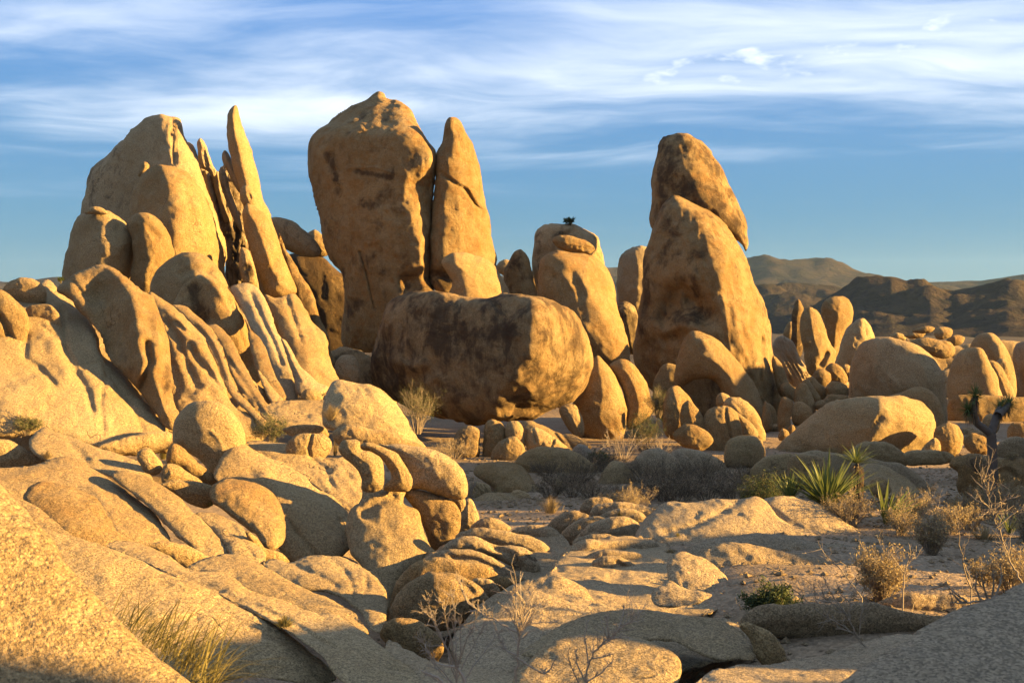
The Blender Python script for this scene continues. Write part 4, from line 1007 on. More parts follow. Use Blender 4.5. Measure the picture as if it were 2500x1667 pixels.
rock('boulder', 'dark keystone under the tip of the blunt overhanging block', 'H 780,395 870,385 880,440 850,480 815,440', 14.2, k=0.7, var=(0.4, 0.1, 0.2))
rock('boulder', 'cracked squarish rock beside the arch, half in shadow', 'D 1820,1310 1880,1208 1960,1193 2070,1203 2115,1250 2100,1330 2000,1390 1890,1390', 15.8, k=0.75, feats='g 3 9 D 1990,1200 1970,1290 1980,1350')
rock('rock_slope', 'shaded slope between the sloping rib and the arch', 'G 1580,40 1830,50 1980,100 2100,140 2220,120 2290,200 2320,290 2330,400 2260,480 2110,390 1940,270 1720,140', (16.2, 14.0), k=0.35, cat='rock formation', var=(0.04, 0, 0.3), feats='g 5 8 G 1990,130 2080,200 2120,300\nw 50 20 5')
rock('rock_dome', 'pale smooth dome sloping right in front of the green bush', 'E -30,900 -10,820 30,740 80,728 180,738 280,748 360,788 430,858 490,948 540,1028 590,1098 640,1165 500,1170 400,1130 280,1100 100,1070 -20,1020', (18.6, 17.4), k=0.7, cat='boulder', var=(0.03, 0, 0.2), feats='f 8 0.4 E 240,745 330,860 400,1000 430,1100\ng 5 6 E 190,800')
rock('rock_ledge', 'low rounded ledge below the pale smooth dome', 'E 30,1060 130,1013 280,1036 400,1056 500,1098 640,1165 560,1200 400,1190 200,1180 60,1130', 16.8, k=0.6, cat='rock formation')
rock('rock_slab', 'flat cracked slab left of the pale smooth dome', 'D 1700,1020 1850,985 1980,983 2110,1000 2130,1150 1850,1180 1770,1120', (21, 19), k=0.3, cat='rock formation', var=(0.08, 0, 0.3))
rock('rock_slab', 'low flat slab in front of the flat cracked slab', 'D 1800,1170 1960,1140 2070,1158 2100,1210 1900,1230', 18.4, k=0.4, cat='rock formation')
rock('boulder', 'small lone boulder at the foot of the dark gap', 'D 1918,970 1935,925 1990,911 2042,940 2066,1000 1960,1010', 24, k=0.85)
rock('boulder', 'tiny stone beside the small lone boulder', 'D 2060,975 2075,950 2095,960 2095,1005 2065,1005', 23.6, k=0.9, sp=2)

# ================================================================== central foreground ledges
P0 = dict(cat='rock formation', var=(0.02, 0.3, 0.2), tx=0.0)
rock('rock_pavement', 'bedrock underlying the stepped rows of ledges', 'H 420,1020 560,830 800,650 1150,600 1500,630 1570,770 1420,920 1270,1000 1000,1150 700,1290 480,1310', (13.7, 9.9), k=0.28, **P0)
rock('rock_pavement', 'smooth bedrock sheet round the small mound and the tiny cone', 'H 1360,950 1500,750 1700,650 2100,650 2220,720 2400,900 2560,1010 2400,1150 1800,1180 1500,1170 1280,1040', (12.2, 8.3), k=0.22, **P0)
rock('rock_pavement', 'smooth bedrock sheet behind the nearest low dome', 'H 840,1280 1100,1060 1400,960 1800,1070 2300,1130 2650,1200 2700,1340 2400,1450 1900,1520 1300,1540 900,1540', (8.5, 6.1), k=0.22, **P0)
C0 = dict(cat='rock formation', var=(0.02, 0.35, 0.25))
rock('rock_ledge', 'hindmost rounded ledge of the stepped rows', 'H 1170,600 1300,558 1410,568 1490,618 1525,680 1560,760 1430,800 1370,720 1280,660', 13.5, k=0.7, **C0)
rock('rock_ledge', 'second rounded ledge of the stepped rows, behind the double one', 'H 815,640 900,583 1000,576 1120,593 1230,618 1320,640 1390,680 1430,760 1350,820 1200,740 1000,690', 12.8, k=0.7, **C0)
rock('rock_ledge', 'double humped ledge in the middle of the stepped rows', 'H 705,745 790,650 880,628 990,648 1080,688 1200,690 1290,720 1340,780 1360,880 1290,930 1190,830 1080,780 900,750', 12, k=0.7, feats='g 7 10 H 1060,700 1150,740 1230,830', **C0)
rock('rock_ledge', 'smooth ledge in front of the double humped one', 'H 630,790 720,722 840,710 960,728 1080,788 1180,848 1255,915 1200,960 1100,980 950,920 780,870 640,840', 11.3, k=0.65, feats='g 6 8 H 800,770 950,780 1080,840', **C0)
rock('rock_ledge', 'arched brown ledge wrapped round the near dome', 'H 395,1120 430,960 480,868 560,798 650,763 760,768 900,798 1000,818 1100,878 1255,915 1150,990 1000,990 800,960 600,1000 480,1100', 10.8, k=0.6, cat='rock formation', var=(0.05, 0.0, 0.6))
rock('rock_dome', 'dark near dome at the head of the narrow cleft', 'H 365,1200 400,1080 450,990 520,920 600,873 720,866 830,878 930,918 1000,968 1035,1040 980,1120 850,1200 700,1240 500,1250', 9.8, k=0.75, cat='rock formation', var=(0.03, 0.1, 0.4), feats='g 6 9 H 730,870 850,920 920,980')
rock('boulder', 'small shaded knob right of the near dome', 'H 925,910 1030,908 1080,948 1100,990 1030,1030 960,980', 10.3, k=0.7, var=(0.02, 0.2, 0.2))
rock('boulder', 'brown rounded rock low in the narrow cleft', 'H 330,1260 370,1180 440,1153 530,1153 620,1190 690,1240 740,1330 680,1450 500,1400', 8, k=0.75, var=(0.05, 0.0, 0.6))
rock('rock_ledge', 'long blunt headed ledge pointing at the straw tuft', 'H 1400,910 1470,780 1540,700 1620,658 1750,653 1900,653 2050,658 2122,680 2138,730 2105,780 2020,800 1900,790 1780,810 1700,850 1600,920', 11.5, k=0.7, feats='f 8 0.4 H 1700,655 1620,760 1560,860', **C0)
rock('rock_ledge', 'middle fold below the long blunt headed ledge', 'H 1480,900 1580,800 1680,738 1790,713 1900,728 2005,760 1990,850 1920,920 1800,900 1640,900', 11, k=0.6, **C0)
rock('rock_ledge', 'lowest fold below the long blunt headed ledge', 'H 1600,920 1680,800 1760,758 1860,758 1950,800 1998,850 1940,920 1800,930', 10.6, k=0.6, feats='g 6 9 H 1850,800 1920,850', **C0)
rock('rock_ledge', 'thin pale slab just behind the long blunt headed ledge', 'H 1560,670 1680,618 1780,613 1900,665 1850,760 1600,780', 12.5, k=0.6, **C0)
for lab, pts, dd in (
        ('flat outlying ledge nearest the yellow grass', 'H 1390,590 1490,483 1600,473 1670,500 1600,590 1480,640', 15),
        ('brown sloping ledge among the far low ledges', 'H 1480,630 1600,528 1750,503 1800,540 1700,640 1560,690', 14.5),
        ('round topped ledge in front of the far low ledges', 'H 1580,660 1660,560 1780,510 1880,498 1965,530 1998,580 1990,680 1800,700', 14),
        ('low double ledge below the dry grass clump', 'H 1670,500 1700,440 1800,413 1950,418 2075,465 2040,540 1850,530', 16),
        ('farthest low ledge beside the dark brush', 'H 1610,470 1640,400 1720,383 1815,398 1820,450 1700,500', 17),
        ('small ledge with a green tuft among the far low ledges', 'H 1700,530 1800,468 1900,453 2005,478 2040,530 1900,560 1760,560', 15.4),
        ('low brown ledge by the sunlit flat ledge', 'H 905,580 980,518 1080,523 1170,580 1080,640 940,640', 14.2)):
    rock('rock_ledge', lab, pts, dd, k=0.6, **C0)
rock('rock_ledge', 'sun touched crest above the bare branches', 'H 870,1180 960,1080 1080,1000 1200,930 1330,893 1450,888 1560,918 1640,968 1720,1048 1800,1110 1700,1250 1300,1260 1000,1280', (8.7, 8.2), k=0.6, **C0)
rock('rock_ledge', 'pale rounded crest in front of the sun touched one', 'H 890,1210 1000,1110 1120,1030 1220,983 1350,983 1450,1008 1560,1058 1700,1088 1850,1110 1800,1260 1500,1330 1100,1380', (7.8, 7.2), k=0.5, **C0)
rock('rock_ledge', 'shaded hump behind the bare branches', 'H 780,1320 860,1200 950,1158 1100,1148 1250,1178 1370,1250 1330,1380 1200,1500 950,1520', (7.2, 6.2), k=0.55, **C0)
rock('rock_ledge', 'broad shaded ledge with a gold rimmed end', 'H 1230,1380 1400,1250 1600,1150 1800,1098 2000,1098 I 110,1140 250,1150 330,1148 480,1188 570,1258 620,1330 645,1400 600,1425 540,1415 440,1425 280,1380 100,1300 H 1900,1320 1500,1400', (6.8, 6.0), k=0.55, cat='rock formation', var=(0.05, 0.1, 0.3), feats='f 6 0.6 I 480,1185 540,1270 555,1400')
rock('boulder', 'rounded stone beside the gold rimmed end of the broad shaded ledge', 'I 535,1200 560,1178 620,1186 720,1228 780,1288 822,1360 830,1430 700,1465 650,1400 600,1290', 6.15, k=0.75, var=(0.03, 0, 0.4))
rock('rock_dome', 'nearest low dome behind the bare branches, its right end sunlit', 'H 1180,1560 1300,1400 1420,1310 1560,1260 1720,1253 1880,1258 2030,1288 2150,1338 2230,1398 2258,1470 2240,1560 2200,1700 1900,1800 1400,1800 1200,1700', (5.3, 4.4), k=0.55, cat='rock formation', var=(0.03, 0.08, 0.2), amp=0.7)
rock('rock_slab', 'dim slab in the bottom of the narrow cleft', 'H 380,1290 520,1360 660,1420 900,1460 1250,1560 1250,1750 600,1750 420,1560', (7.2, 5.2), k=0.35, cat='rock formation', var=(0.05, 0.2, 0.2))
# ================================================================== right foreground
rock('rock_ridge', 'low sand coloured ridge of two humps before the yucca clump', 'I -140,660 -90,540 -30,480 60,430 210,413 330,398 430,386 540,398 640,383 700,418 760,488 850,538 950,578 1060,625 1080,740 900,830 500,850 200,830 -60,780', (13.5, 12.2), k=0.8, cat='rock formation', var=(0.02, 0.42, 0.2),
     feats='g 6 12 I 540,400 440,470 300,540 200,570 80,600\nf 10 0.3 I 650,385 760,520 900,620\ng 4 7 I 280,480 260,510')
rock('rock_ridge', 'smooth tapering hump joining the ridge from behind', 'I 680,405 780,375 880,383 980,408 1080,448 1180,508 1250,558 1330,608 1440,665 1400,780 1100,780 880,720 740,560', (13.8, 13.0), k=0.75, cat='rock formation', var=(0.02, 0.42, 0.15))
rock('rock_ridge', 'long low swell of bare rock, rear of two', 'I 180,730 350,650 500,628 640,610 760,613 900,638 1050,668 1250,678 1440,712 1400,880 1000,940 500,920 220,860', (11.6, 11.0), k=0.65, cat='rock formation', var=(0.02, 0.47, 0.1))
rock('rock_ridge', 'long low swell of bare rock, front of two', 'I 240,790 350,708 450,683 550,673 650,688 800,718 950,748 1130,815 1050,980 700,1020 350,980', (10.5, 10.0), k=0.55, cat='rock formation', var=(0.02, 0.37, 0.3), feats='g 4 6 I 560,680 700,720 880,790')
rock('rock_mound', 'small smooth mound by the straw tuft, sunlit on its right', 'I 80,770 160,723 250,748 340,788 410,848 460,908 510,975 430,1040 200,1030 90,920', (9.7, 9.1), k=0.4, cat='boulder', var=(0.02, 0.37, 0.2), feats='f 6 0.5 I 200,730 260,820 330,930')
rock('rock_mound', 'tiny cone of rock on the sand', 'I -30,1010 50,930 90,910 150,938 220,968 360,1005 240,1070 0,1070', (8.6, 8.3), k=0.4, cat='boulder', var=(0.02, 0.42, 0.2))
rock('rock_overhang', 'long undercut bank of rock above a dark sandy hollow', 'I 545,1190 600,1110 700,1078 850,1068 950,1058 1100,1063 1300,1060 1450,1073 1600,1108 1750,1133 1900,1150 1900,1220 1700,1290 1500,1320 1300,1330 1000,1310 800,1280 620,1250', 6.9, k=0.45, cat='rock formation', var=(0.12, 0.32, 0.5), feats='f 8 0.5 I 1900,1200 1400,1180 900,1150 600,1180')
rock('rock_slab', 'shaded slab behind the undercut bank', 'I 1380,1080 1500,1008 1650,993 1800,998 1950,1008 2120,1040 2150,1150 1900,1190 1700,1150 1520,1120', 7.8, k=0.45, cat='rock formation', var=(0.05, 0.42, 0.3))
rock('rock_slab', 'light flecked slab in front of the dark sandy hollow', 'I 250,1560 500,1458 700,1448 900,1408 1100,1378 1250,1328 1450,1268 1640,1256 1760,1330 1700,1500 1500,1700 1200,1850 300,1850 100,1700', (5.9, 3.8), k=0.3, cat='rock formation', var=(0.02, 0.44, 0.1), amp=0.7)
rock('rock_slope', 'nearest grey slope of coarse granite flecked with light', 'I 1050,1640 1200,1540 1350,1438 1550,1328 1750,1198 1950,1088 2150,1008 2352,918 2700,880 3000,1200 3000,2200 1300,2200 1000,1900', (3.9, 2.6), k=0.32, cat='rock formation', var=(0.02, 0.57, 0.0), amp=0.6, flake=0.3)

# ================================================================== unseen boulders right of the view, placed and shaped for the shade they throw
def round_boulder(name, label, c, r, seed, var=(0.15, 0.05, 0.4), cat='boulder'):
    import bmesh
    bm = bmesh.new()
    bmesh.ops.create_icosphere(bm, subdivisions=5, radius=1.0)
    V = np.array([v.co[:] for v in bm.verts])
    F = np.array([[v.index for v in f.verts] for f in bm.faces])
    bm.free()
    V = np.sign(V) * np.abs(V) ** 0.85
    V = V * (1 + 0.22 * fbm(V * 0.9 + seed, 2) + 0.07 * fbm(V * 3.0 + seed, 4))[:, None]
    V = V * np.array(r)
    o = add_obj(name, new_mesh(name, V, F), M_ROCK)
    o.location = (c[0], c[1], c[2] + EYE)
    o.color = (var[0], var[1], var[2], 1)
    return tag(o, label, cat)


SHADERS = [
    ('boulder', 'unseen leaning boulder whose round shadow falls on the nearest bright slope', (9.5, 1.55, -2.0), (1.9, 1.1, 3.35), 0.5),
    ('boulder', 'unseen tall rounded boulder that keeps the nearest grey slope in shade', (10.0, 3.1, -2.1), (2.0, 1.4, 3.0), 1.0),
    ('boulder', 'unseen squat boulder whose shadow lies on the light flecked slab', (10.5, 5.3, -2.3), (2.4, 1.7, 2.7), 2.0),
    ('boulder', 'unseen long whaleback boulder that shades the dark sandy hollow', (12.5, 10.8, -2.5), (2.6, 1.6, 1.75), 3.0),
    ('boulder', 'unseen steep boulder whose shadow runs over the sand before the yucca', (14.0, 13.6, -2.6), (2.0, 1.5, 1.35), 4.0),
    ('boulder', 'unseen wide boulder that keeps the spiky tree in shadow', (17.5, 20.0, -2.8), (2.8, 3.0, 3.7), 5.0),
    ('boulder', 'unseen great boulder that fills the brush hollow with shade', (21.5, 24.4, -3.2), (3.2, 3.4, 5.2), 6.0),
    ('boulder', 'unseen far round boulder that shades the domes by the spiky tree', (28.0, 39.0, -3.6), (4.0, 4.0, 4.6), 7.0),
]
for a in SHADERS:
    round_boulder(*a)

def rubble():
    import bmesh
    bm = bmesh.new()
    bmesh.ops.create_icosphere(bm, subdivisions=3, radius=1.0)
    V0 = np.array([v.co[:] for v in bm.verts])
    F = np.array([[v.index for v in f.verts] for f in bm.faces])
    bm.free()
    rs = np.random.RandomState(3)
    for k, (nm, lab, n, x0, x1, y0, y1, r0, r1) in enumerate((
            ('boulder', 'small boulder in the rubble between the heart shaped rock and the far rock pile', 34, 14, 30, 49, 66, 0.3, 0.8),
            ('boulder', 'low boulder scattered on the slope beyond the far rock pile', 30, 22, 48, 68, 100, 0.5, 1.3),
            ('boulder', 'stone lying on the ground below the large pale dome', 20, 9, 20, 34, 42, 0.15, 0.4))):
        for i in range(n):
            y = rs.uniform(y0, y1)
            x = rs.uniform(x0, x1) * y / y1
            r = rs.uniform(r0, r1)
            P = np.sign(V0) * np.abs(V0) ** 0.75
            P = P * (1 + 0.3 * fbm(P * 0.9 + i * 3.3 + k, 2) + 0.08 * fbm(P * 3 + i, 3))[:, None] * r * np.array((1.2, 1.0, rs.uniform(0.6, 1.0)))
            o = add_obj(nm, new_mesh(nm, P, F), M_ROCK)
            o.location = (x, y, gz(x, y) + 0.3 * r)
            o.rotation_euler = (0, 0, rs.uniform(0, 6.28))
            o.color = (0.3, 0.15, 0.5, 1)
            tag(o, lab, 'boulder', lab.replace('small boulder', 'small boulders').replace('low boulder', 'low boulders').replace('stone lying', 'stones lying'))


rubble()

# ================================================================== plants
M_STRAW = plant_material('dry_straw', (0.217, 0.151, 0.066), (0.361, 0.275, 0.131), 4.0, 0.25)
M_TWIG = plant_material('grey_twig', (0.139, 0.101, 0.066), (0.279, 0.216, 0.146), 6.0)
M_PALE = plant_material('pale_bark', (0.212, 0.159, 0.107), (0.307, 0.248, 0.177), 6.0)
M_DARKT = plant_material('dark_twig', (0.045, 0.034, 0.022), (0.110, 0.078, 0.045), 5.0)
M_OLIVE = plant_material('olive_leaf', (0.061, 0.070, 0.025), (0.156, 0.148, 0.057), 3.0, 0.3)
M_GREEN = plant_material('green_leaf', (0.029, 0.045, 0.015), (0.082, 0.098, 0.029), 3.0, 0.25)
M_YUCCA = plant_material('yucca_leaf', (0.070, 0.094, 0.021), (0.164, 0.180, 0.049), 2.0, 0.35, 0.5)
M_JOSH = plant_material('joshua_leaf', (0.06, 0.095, 0.03), (0.14, 0.18, 0.06), 2.0, 0.35, 0.5)
M_DEAD = plant_material('dead_leaf', (0.131, 0.090, 0.049), (0.271, 0.197, 0.107), 4.0, 0.15)
M_BARK = plant_material('shaggy_bark', (0.045, 0.037, 0.029), (0.107, 0.086, 0.066), 14.0)
M_GRASS = plant_material('yellow_green_grass', (0.120, 0.105, 0.030), (0.280, 0.220, 0.075), 4.0, 0.35)


def tubes(lines, sides=3):
    """lines: list of (points (n,3), r0, r1) -> verts, faces of thin tapered stems"""
    Vs, Fs, base = [], [], 0
    ang = np.arange(sides) / sides * 2 * np.pi
    ca, sa = np.cos(ang), np.sin(ang)
    for P, r0, r1 in lines:
        P = np.asarray(P, float)
        n = len(P)
        T = np.gradient(P, axis=0)
        T /= np.linalg.norm(T, axis=1)[:, None] + 1e-9
        ref = np.array((0.31, 0.17, 0.94)) if abs(T[0, 2]) < 0.8 else np.array((0.9, 0.3, 0.1))
        A = np.cross(T, ref)
        A /= np.linalg.norm(A, axis=1)[:, None] + 1e-9
        B = np.cross(T, A)
        r = np.linspace(r0, r1, n)[:, None, None]
        V = P[:, None, :] + r * (A[:, None, :] * ca[None, :, None] + B[:, None, :] * sa[None, :, None])
        Vs.append(V.reshape(-1, 3))
        i, j = np.meshgrid(np.arange(n - 1), np.arange(sides), indexing='ij')
        a = base + i * sides + j
        b = base + i * sides + (j + 1) % sides
        Fs.append(np.stack([a, b, b + sides, a + sides], -1).reshape(-1, 4))
        base += n * sides
    return np.vstack(Vs), np.vstack(Fs)


def blades(lines):
    """lines: list of (points, width) -> flat tapering leaves with a folded middle"""
    Vs, Fs, base = [], [], 0
    for P, wd in lines:
        P = np.asarray(P, float)
        n = len(P)
        T = P[-1] - P[0]
        T = T / (np.linalg.norm(T) + 1e-9)
        S = np.cross(T, (0.2, 0.3, 1.0))
        S /= np.linalg.norm(S) + 1e-9
        Nn = np.cross(S, T)
        t = np.linspace(0, 1, n)
        ww = wd * np.minimum(1, 0.55 + t * 2) * (1 - t ** 2.2) + wd * 0.03
        L = P - S * ww[:, None] * 0.5 + Nn * ww[:, None] * 0.25
        R = P + S * ww[:, None] * 0.5 + Nn * ww[:, None] * 0.25
        Vs.append(np.stack([L, P, R], 1).reshape(-1, 3))
        a = base + np.arange(n - 1)[:, None] * 3 + np.arange(2)[None, :]
        a = a.ravel()
        Fs.append(np.stack([a, a + 1, a + 4, a + 3], 1))
        base += n * 3
    return np.vstack(Vs), np.vstack(Fs)


def leafquads(C, size, rs):
    n = len(C)
    a = rs.normal(size=(n, 3))
    a /= np.linalg.norm(a, axis=1)[:, None]
    b = np.cross(a, rs.normal(size=(n, 3)))
    b /= np.linalg.norm(b, axis=1)[:, None]
    s = size * rs.uniform(0.6, 1.3, (n, 1))
    V = np.stack([C - a * s, C - b * s * 0.45, C + a * s, C + b * s * 0.45], 1).reshape(-1, 3)
    return V, np.arange(4 * n).reshape(-1, 4)


bpy.context.view_layer.update()
DG = bpy.context.evaluated_depsgraph_get()


def touch(pt, d=None):
    """where the sight line of a photo pixel first meets rock or sand (or the point at distance d set on the ground)"""
    p = px(pt)[0]
    if d is not None:
        q = at(p, d)
        hit = scene.ray_cast(DG, Vector((q.x, q.y, q.z + 0.6)), Vector((0, 0, -1)))
        if hit[0] and abs(hit[1].z - q.z) < 0.7:
            return Vector((q.x, q.y, hit[1].z))
        return q
    r = Vector(ray(p)[0])
    hit = scene.ray_cast(DG, Vector((0, 0, EYE)), r.normalized())
    return hit[1]


def empty(name, loc):
    o = bpy.data.objects.new(name, None)
    o.empty_display_size = 0.2
    COL.objects.link(o)
    o.location = loc
    return o


def grow(rs, n, h, w_, bend=0.25, sub=2, subn=4, r=0.006, upward=0.6, seg=5):
    """stems of a shrub: a fan of main stems with side twigs"""
    lines, tips = [], []
    for i in range(n):
        az = rs.uniform(0, 2 * np.pi)
        sp = math.sqrt(rs.uniform(0, 1))
        L = h * rs.uniform(0.65, 1.05)
        e = np.array((math.cos(az) * sp * w_ * 0.5, math.sin(az) * sp * w_ * 0.5, L * (1 - 0.35 * sp)))
        s = np.array((math.cos(az) * sp * w_ * 0.10, math.sin(az) * sp * w_ * 0.10, -0.04))
        t = np.linspace(0, 1, seg)[:, None]
        P = s + (e - s) * t
        P[:, 2] += (np.sin(t[:, 0] * np.pi) * bend * L * 0.4)
        P += rs.normal(size=P.shape) * 0.035 * L * t
        lines.append((P, r, r * 0.4))
        tips.append(P[-1])
        stack = [(P, r, 0)]
        while stack:
            Q_, rr, lev = stack.pop()
            if lev >= sub:
                continue
            ln = np.linalg.norm(Q_[-1] - Q_[0])
            for k in range(subn):
                f = rs.uniform(0.25, 0.95)
                ix = f * (len(Q_) - 1)
                i0 = int(ix)
                p0 = Q_[i0] + (Q_[min(i0 + 1, len(Q_) - 1)] - Q_[i0]) * (ix - i0)
                d = (Q_[-1] - Q_[0]) / (ln + 1e-9) * 0.8 + rs.normal(size=3) * 0.55 + np.array((0, 0, upward * 0.5))
                d /= np.linalg.norm(d) + 1e-9
                l2 = ln * rs.uniform(0.22, 0.5)
                t2 = np.linspace(0, 1, 4)[:, None]
                S = p0 + d * l2 * t2 + rs.normal(size=(4, 3)) * 0.05 * l2 * t2
                lines.append((S, rr * 0.6, rr * 0.3))
                tips.append(S[-1])
                stack.append((S, rr * 0.6, lev + 1))
    return lines, np.array(tips)


_bush_n = [0]


def bush(name, label, base, wpx, hpx, style, d=None, seed=None, dens=1.0, cat='shrub', group=None):
    """wpx, hpx: width and height in photo pixels; the size in metres follows from the distance of the ground it stands on"""
    loc = touch(base, d)
    if seed is None:
        _bush_n[0] += 1
        seed = _bush_n[0]
    rs = np.random.RandomState(seed)
    m = loc.y / FPX
    W, H = wpx * m, hpx * m
    root = empty(name, loc)
    tag(root, label, cat, group)
    thin = max(0.0028, 0.42 * m)
    if style in ('grass', 'straw'):
        L = []
        for i in range(int(230 * dens)):
            az = rs.uniform(0, 2 * np.pi)
            sp = rs.uniform(0, 1)
            h = H * rs.uniform(0.5, 1.05) * (1 - 0.35 * sp)
            b = np.array((math.cos(az), math.sin(az), 0)) * sp * W * 0.16
            e = b + np.array((math.cos(az) * W * 0.42 * sp, math.sin(az) * W * 0.42 * sp, h))
            t = np.linspace(0, 1, 5)[:, None]
            P = b + (e - b) * t
            P[:, 2] += np.sin(t[:, 0] * np.pi) * h * 0.15 * sp - 0.02
            P[:, :2] += (t ** 2) * rs.normal(size=2) * 0.10 * h
            L.append((P, thin * 2.2))
        v, f = blades(L)
        add_obj('grass_blades', new_mesh('grass_blades', v, f), M_GRASS if style == 'grass' else M_STRAW, root)
        return root
    if style == 'dry':          # pale dense twigs
        lines, tips = grow(rs, int(48 * dens), H, W, 0.3, 2, 4, thin * 1.25)
        v, f = tubes(lines)
        add_obj('twigs', new_mesh('twigs', v, f), M_TWIG, root)
        v, f = leafquads(np.repeat(tips, 2, 0) + rs.normal(size=(len(tips) * 2, 3)) * 0.02 * H, max(0.012, 0.9 * m), rs)
        add_obj('dry_leaves', new_mesh('dry_leaves', v, f, False), M_STRAW, root)
    elif style == 'dark':
        lines, tips = grow(rs, int(52 * dens), H, W, 0.3, 2, 4, thin * 1.2)
        v, f = tubes(lines)
        add_obj('twigs', new_mesh('twigs', v, f), M_DARKT, root)
        v, f = leafquads(np.repeat(tips, 2, 0) + rs.normal(size=(len(tips) * 2, 3)) * 0.03 * H, max(0.012, 0.9 * m), rs)
        add_obj('dry_leaves', new_mesh('dry_leaves', v, f, False), M_DEAD, root)
    elif style in ('green', 'olive'):
        lines, tips = grow(rs, int(40 * dens), H, W, 0.35, 2, 4, thin * 1.2)
        v, f = tubes(lines)
        add_obj('twigs', new_mesh('twigs', v, f), M_DARKT if style == 'green' else M_TWIG, root)
        C = np.repeat(tips, 7, 0)
        C = C + rs.normal(size=C.shape) * 0.055 * H
        v, f = leafquads(C, max(0.012, 1.1 * m), rs)
        add_obj('leaves', new_mesh('leaves', v, f, False), M_GREEN if style == 'green' else M_OLIVE, root)
    elif style == 'bare':
        lines, tips = grow(rs, int(9 * dens), H, W, 0.15, 3, 3, thin * 1.8, 0.7)
        v, f = tubes(lines, 4)
        add_obj('twigs', new_mesh('twigs', v, f), M_PALE, root)
    return root


def drawn_shrub(name, label, base, d, stems, mat, r, seed, twig=3, cat='shrub', lean=0.25):
    """a bare shrub whose main stems follow the ones seen; each main stem is a part with its side twigs"""
    rs = np.random.RandomState(seed)
    if isinstance(d, tuple):
        d, loc = d[0], None
    else:
        loc = None
    root_px = px(base)[0]
    b0 = np.array(at(root_px, d))
    hit = scene.ray_cast(DG, Vector((b0[0], b0[1], b0[2] + 0.5)), Vector((0, 0, -1)))
    bz = hit[1].z if hit[0] else b0[2]
    root = empty(name, (b0[0], b0[1], min(bz, b0[2])))
    tag(root, label, cat)
    org = np.array(root.location)
    done = []
    for s in stems:
        pp = px(s)
        n = len(pp)
        d0 = d
        if done:                       # a branch starts at the depth of the stem it leaves
            allp = np.vstack([q[0] for q in done])
            alld = np.concatenate([q[1] for q in done])
            k_ = np.argmin(((allp - pp[0]) ** 2).sum(1))
            if ((allp[k_] - pp[0]) ** 2).sum() < 400:
                d0 = alld[k_]
        L = np.hypot(*(pp[-1] - pp[0])) * d / FPX
        dd = d0 + np.linspace(0, 1, n) * rs.uniform(-lean, lean) * L * 2
        W = np.array([at(pp[i], dd[i]) for i in range(n)])
        # a rounder line with small kinks
        t = np.linspace(0, n - 1, n * 4)
        S = np.stack([np.interp(t, np.arange(n), W[:, c]) for c in range(3)], 1)
        S += rs.normal(size=S.shape) * 0.006 * L
        if not done:
            S = np.vstack([[S[0, 0], S[0, 1], min(bz, S[0, 2]) - 0.05], S])
        done.append((pp, dd))
        ln = [(S, r * (1.0 if len(done) == 1 else 0.75), r * 0.28)]
        for k in range(twig * max(1, n - 1)):
            f = rs.uniform(0.3, 0.98)
            p0 = S[int(f * (len(S) - 1))]
            dr = (S[-1] - S[0]) / (np.linalg.norm(S[-1] - S[0]) + 1e-9) * 0.7 + rs.normal(size=3) * 0.6 + np.array((0, 0, 0.3))
            dr /= np.linalg.norm(dr)
            l2 = L * rs.uniform(0.07, 0.24)
            t2 = np.linspace(0, 1, 4)[:, None]
            T = p0 + dr * l2 * t2 + rs.normal(size=(4, 3)) * 0.05 * l2 * t2
            ln.append((T, r * 0.36, r * 0.18))
            for k2 in range(2):
                q0 = T[rs.randint(1, 4)]
                d2 = dr + rs.normal(size=3) * 0.6
                d2 /= np.linalg.norm(d2)
                ln.append((q0 + d2 * l2 * 0.4 * np.linspace(0, 1, 3)[:, None], r * 0.22, r * 0.14))
        v, f = tubes(ln, 5)
        add_obj('branch', new_mesh('branch', v - org, f), mat, root)
    return root


# ------------------------------------------------------------------ yuccas
def leaf_mesh(L, wd, droop, nm='leaf'):
    t = np.linspace(0, 1, 6)
    P = np.stack([0 * t, -droop * t * t * L, L * t], 1)
    n = len(t)
    ww = wd * np.minimum(1, 0.7 + t * 1.5) * (1 - t ** 2.5) + wd * 0.04
    V = np.stack([P + np.stack([-ww / 2, ww * 0.22, 0 * t], 1), P, P + np.stack([ww / 2, ww * 0.22, 0 * t], 1)], 1).reshape(-1, 3)
    a = (np.arange(n - 1)[:, None] * 3 + np.arange(2)[None, :]).ravel()
    return new_mesh(nm, V, np.stack([a, a + 1, a + 4, a + 3], 1))


LEAVES = [leaf_mesh(0.62, 0.046, 0.08), leaf_mesh(0.56, 0.044, 0.02), leaf_mesh(0.66, 0.042, 0.16)]
for m_ in LEAVES:
    m_.materials.append(M_YUCCA)


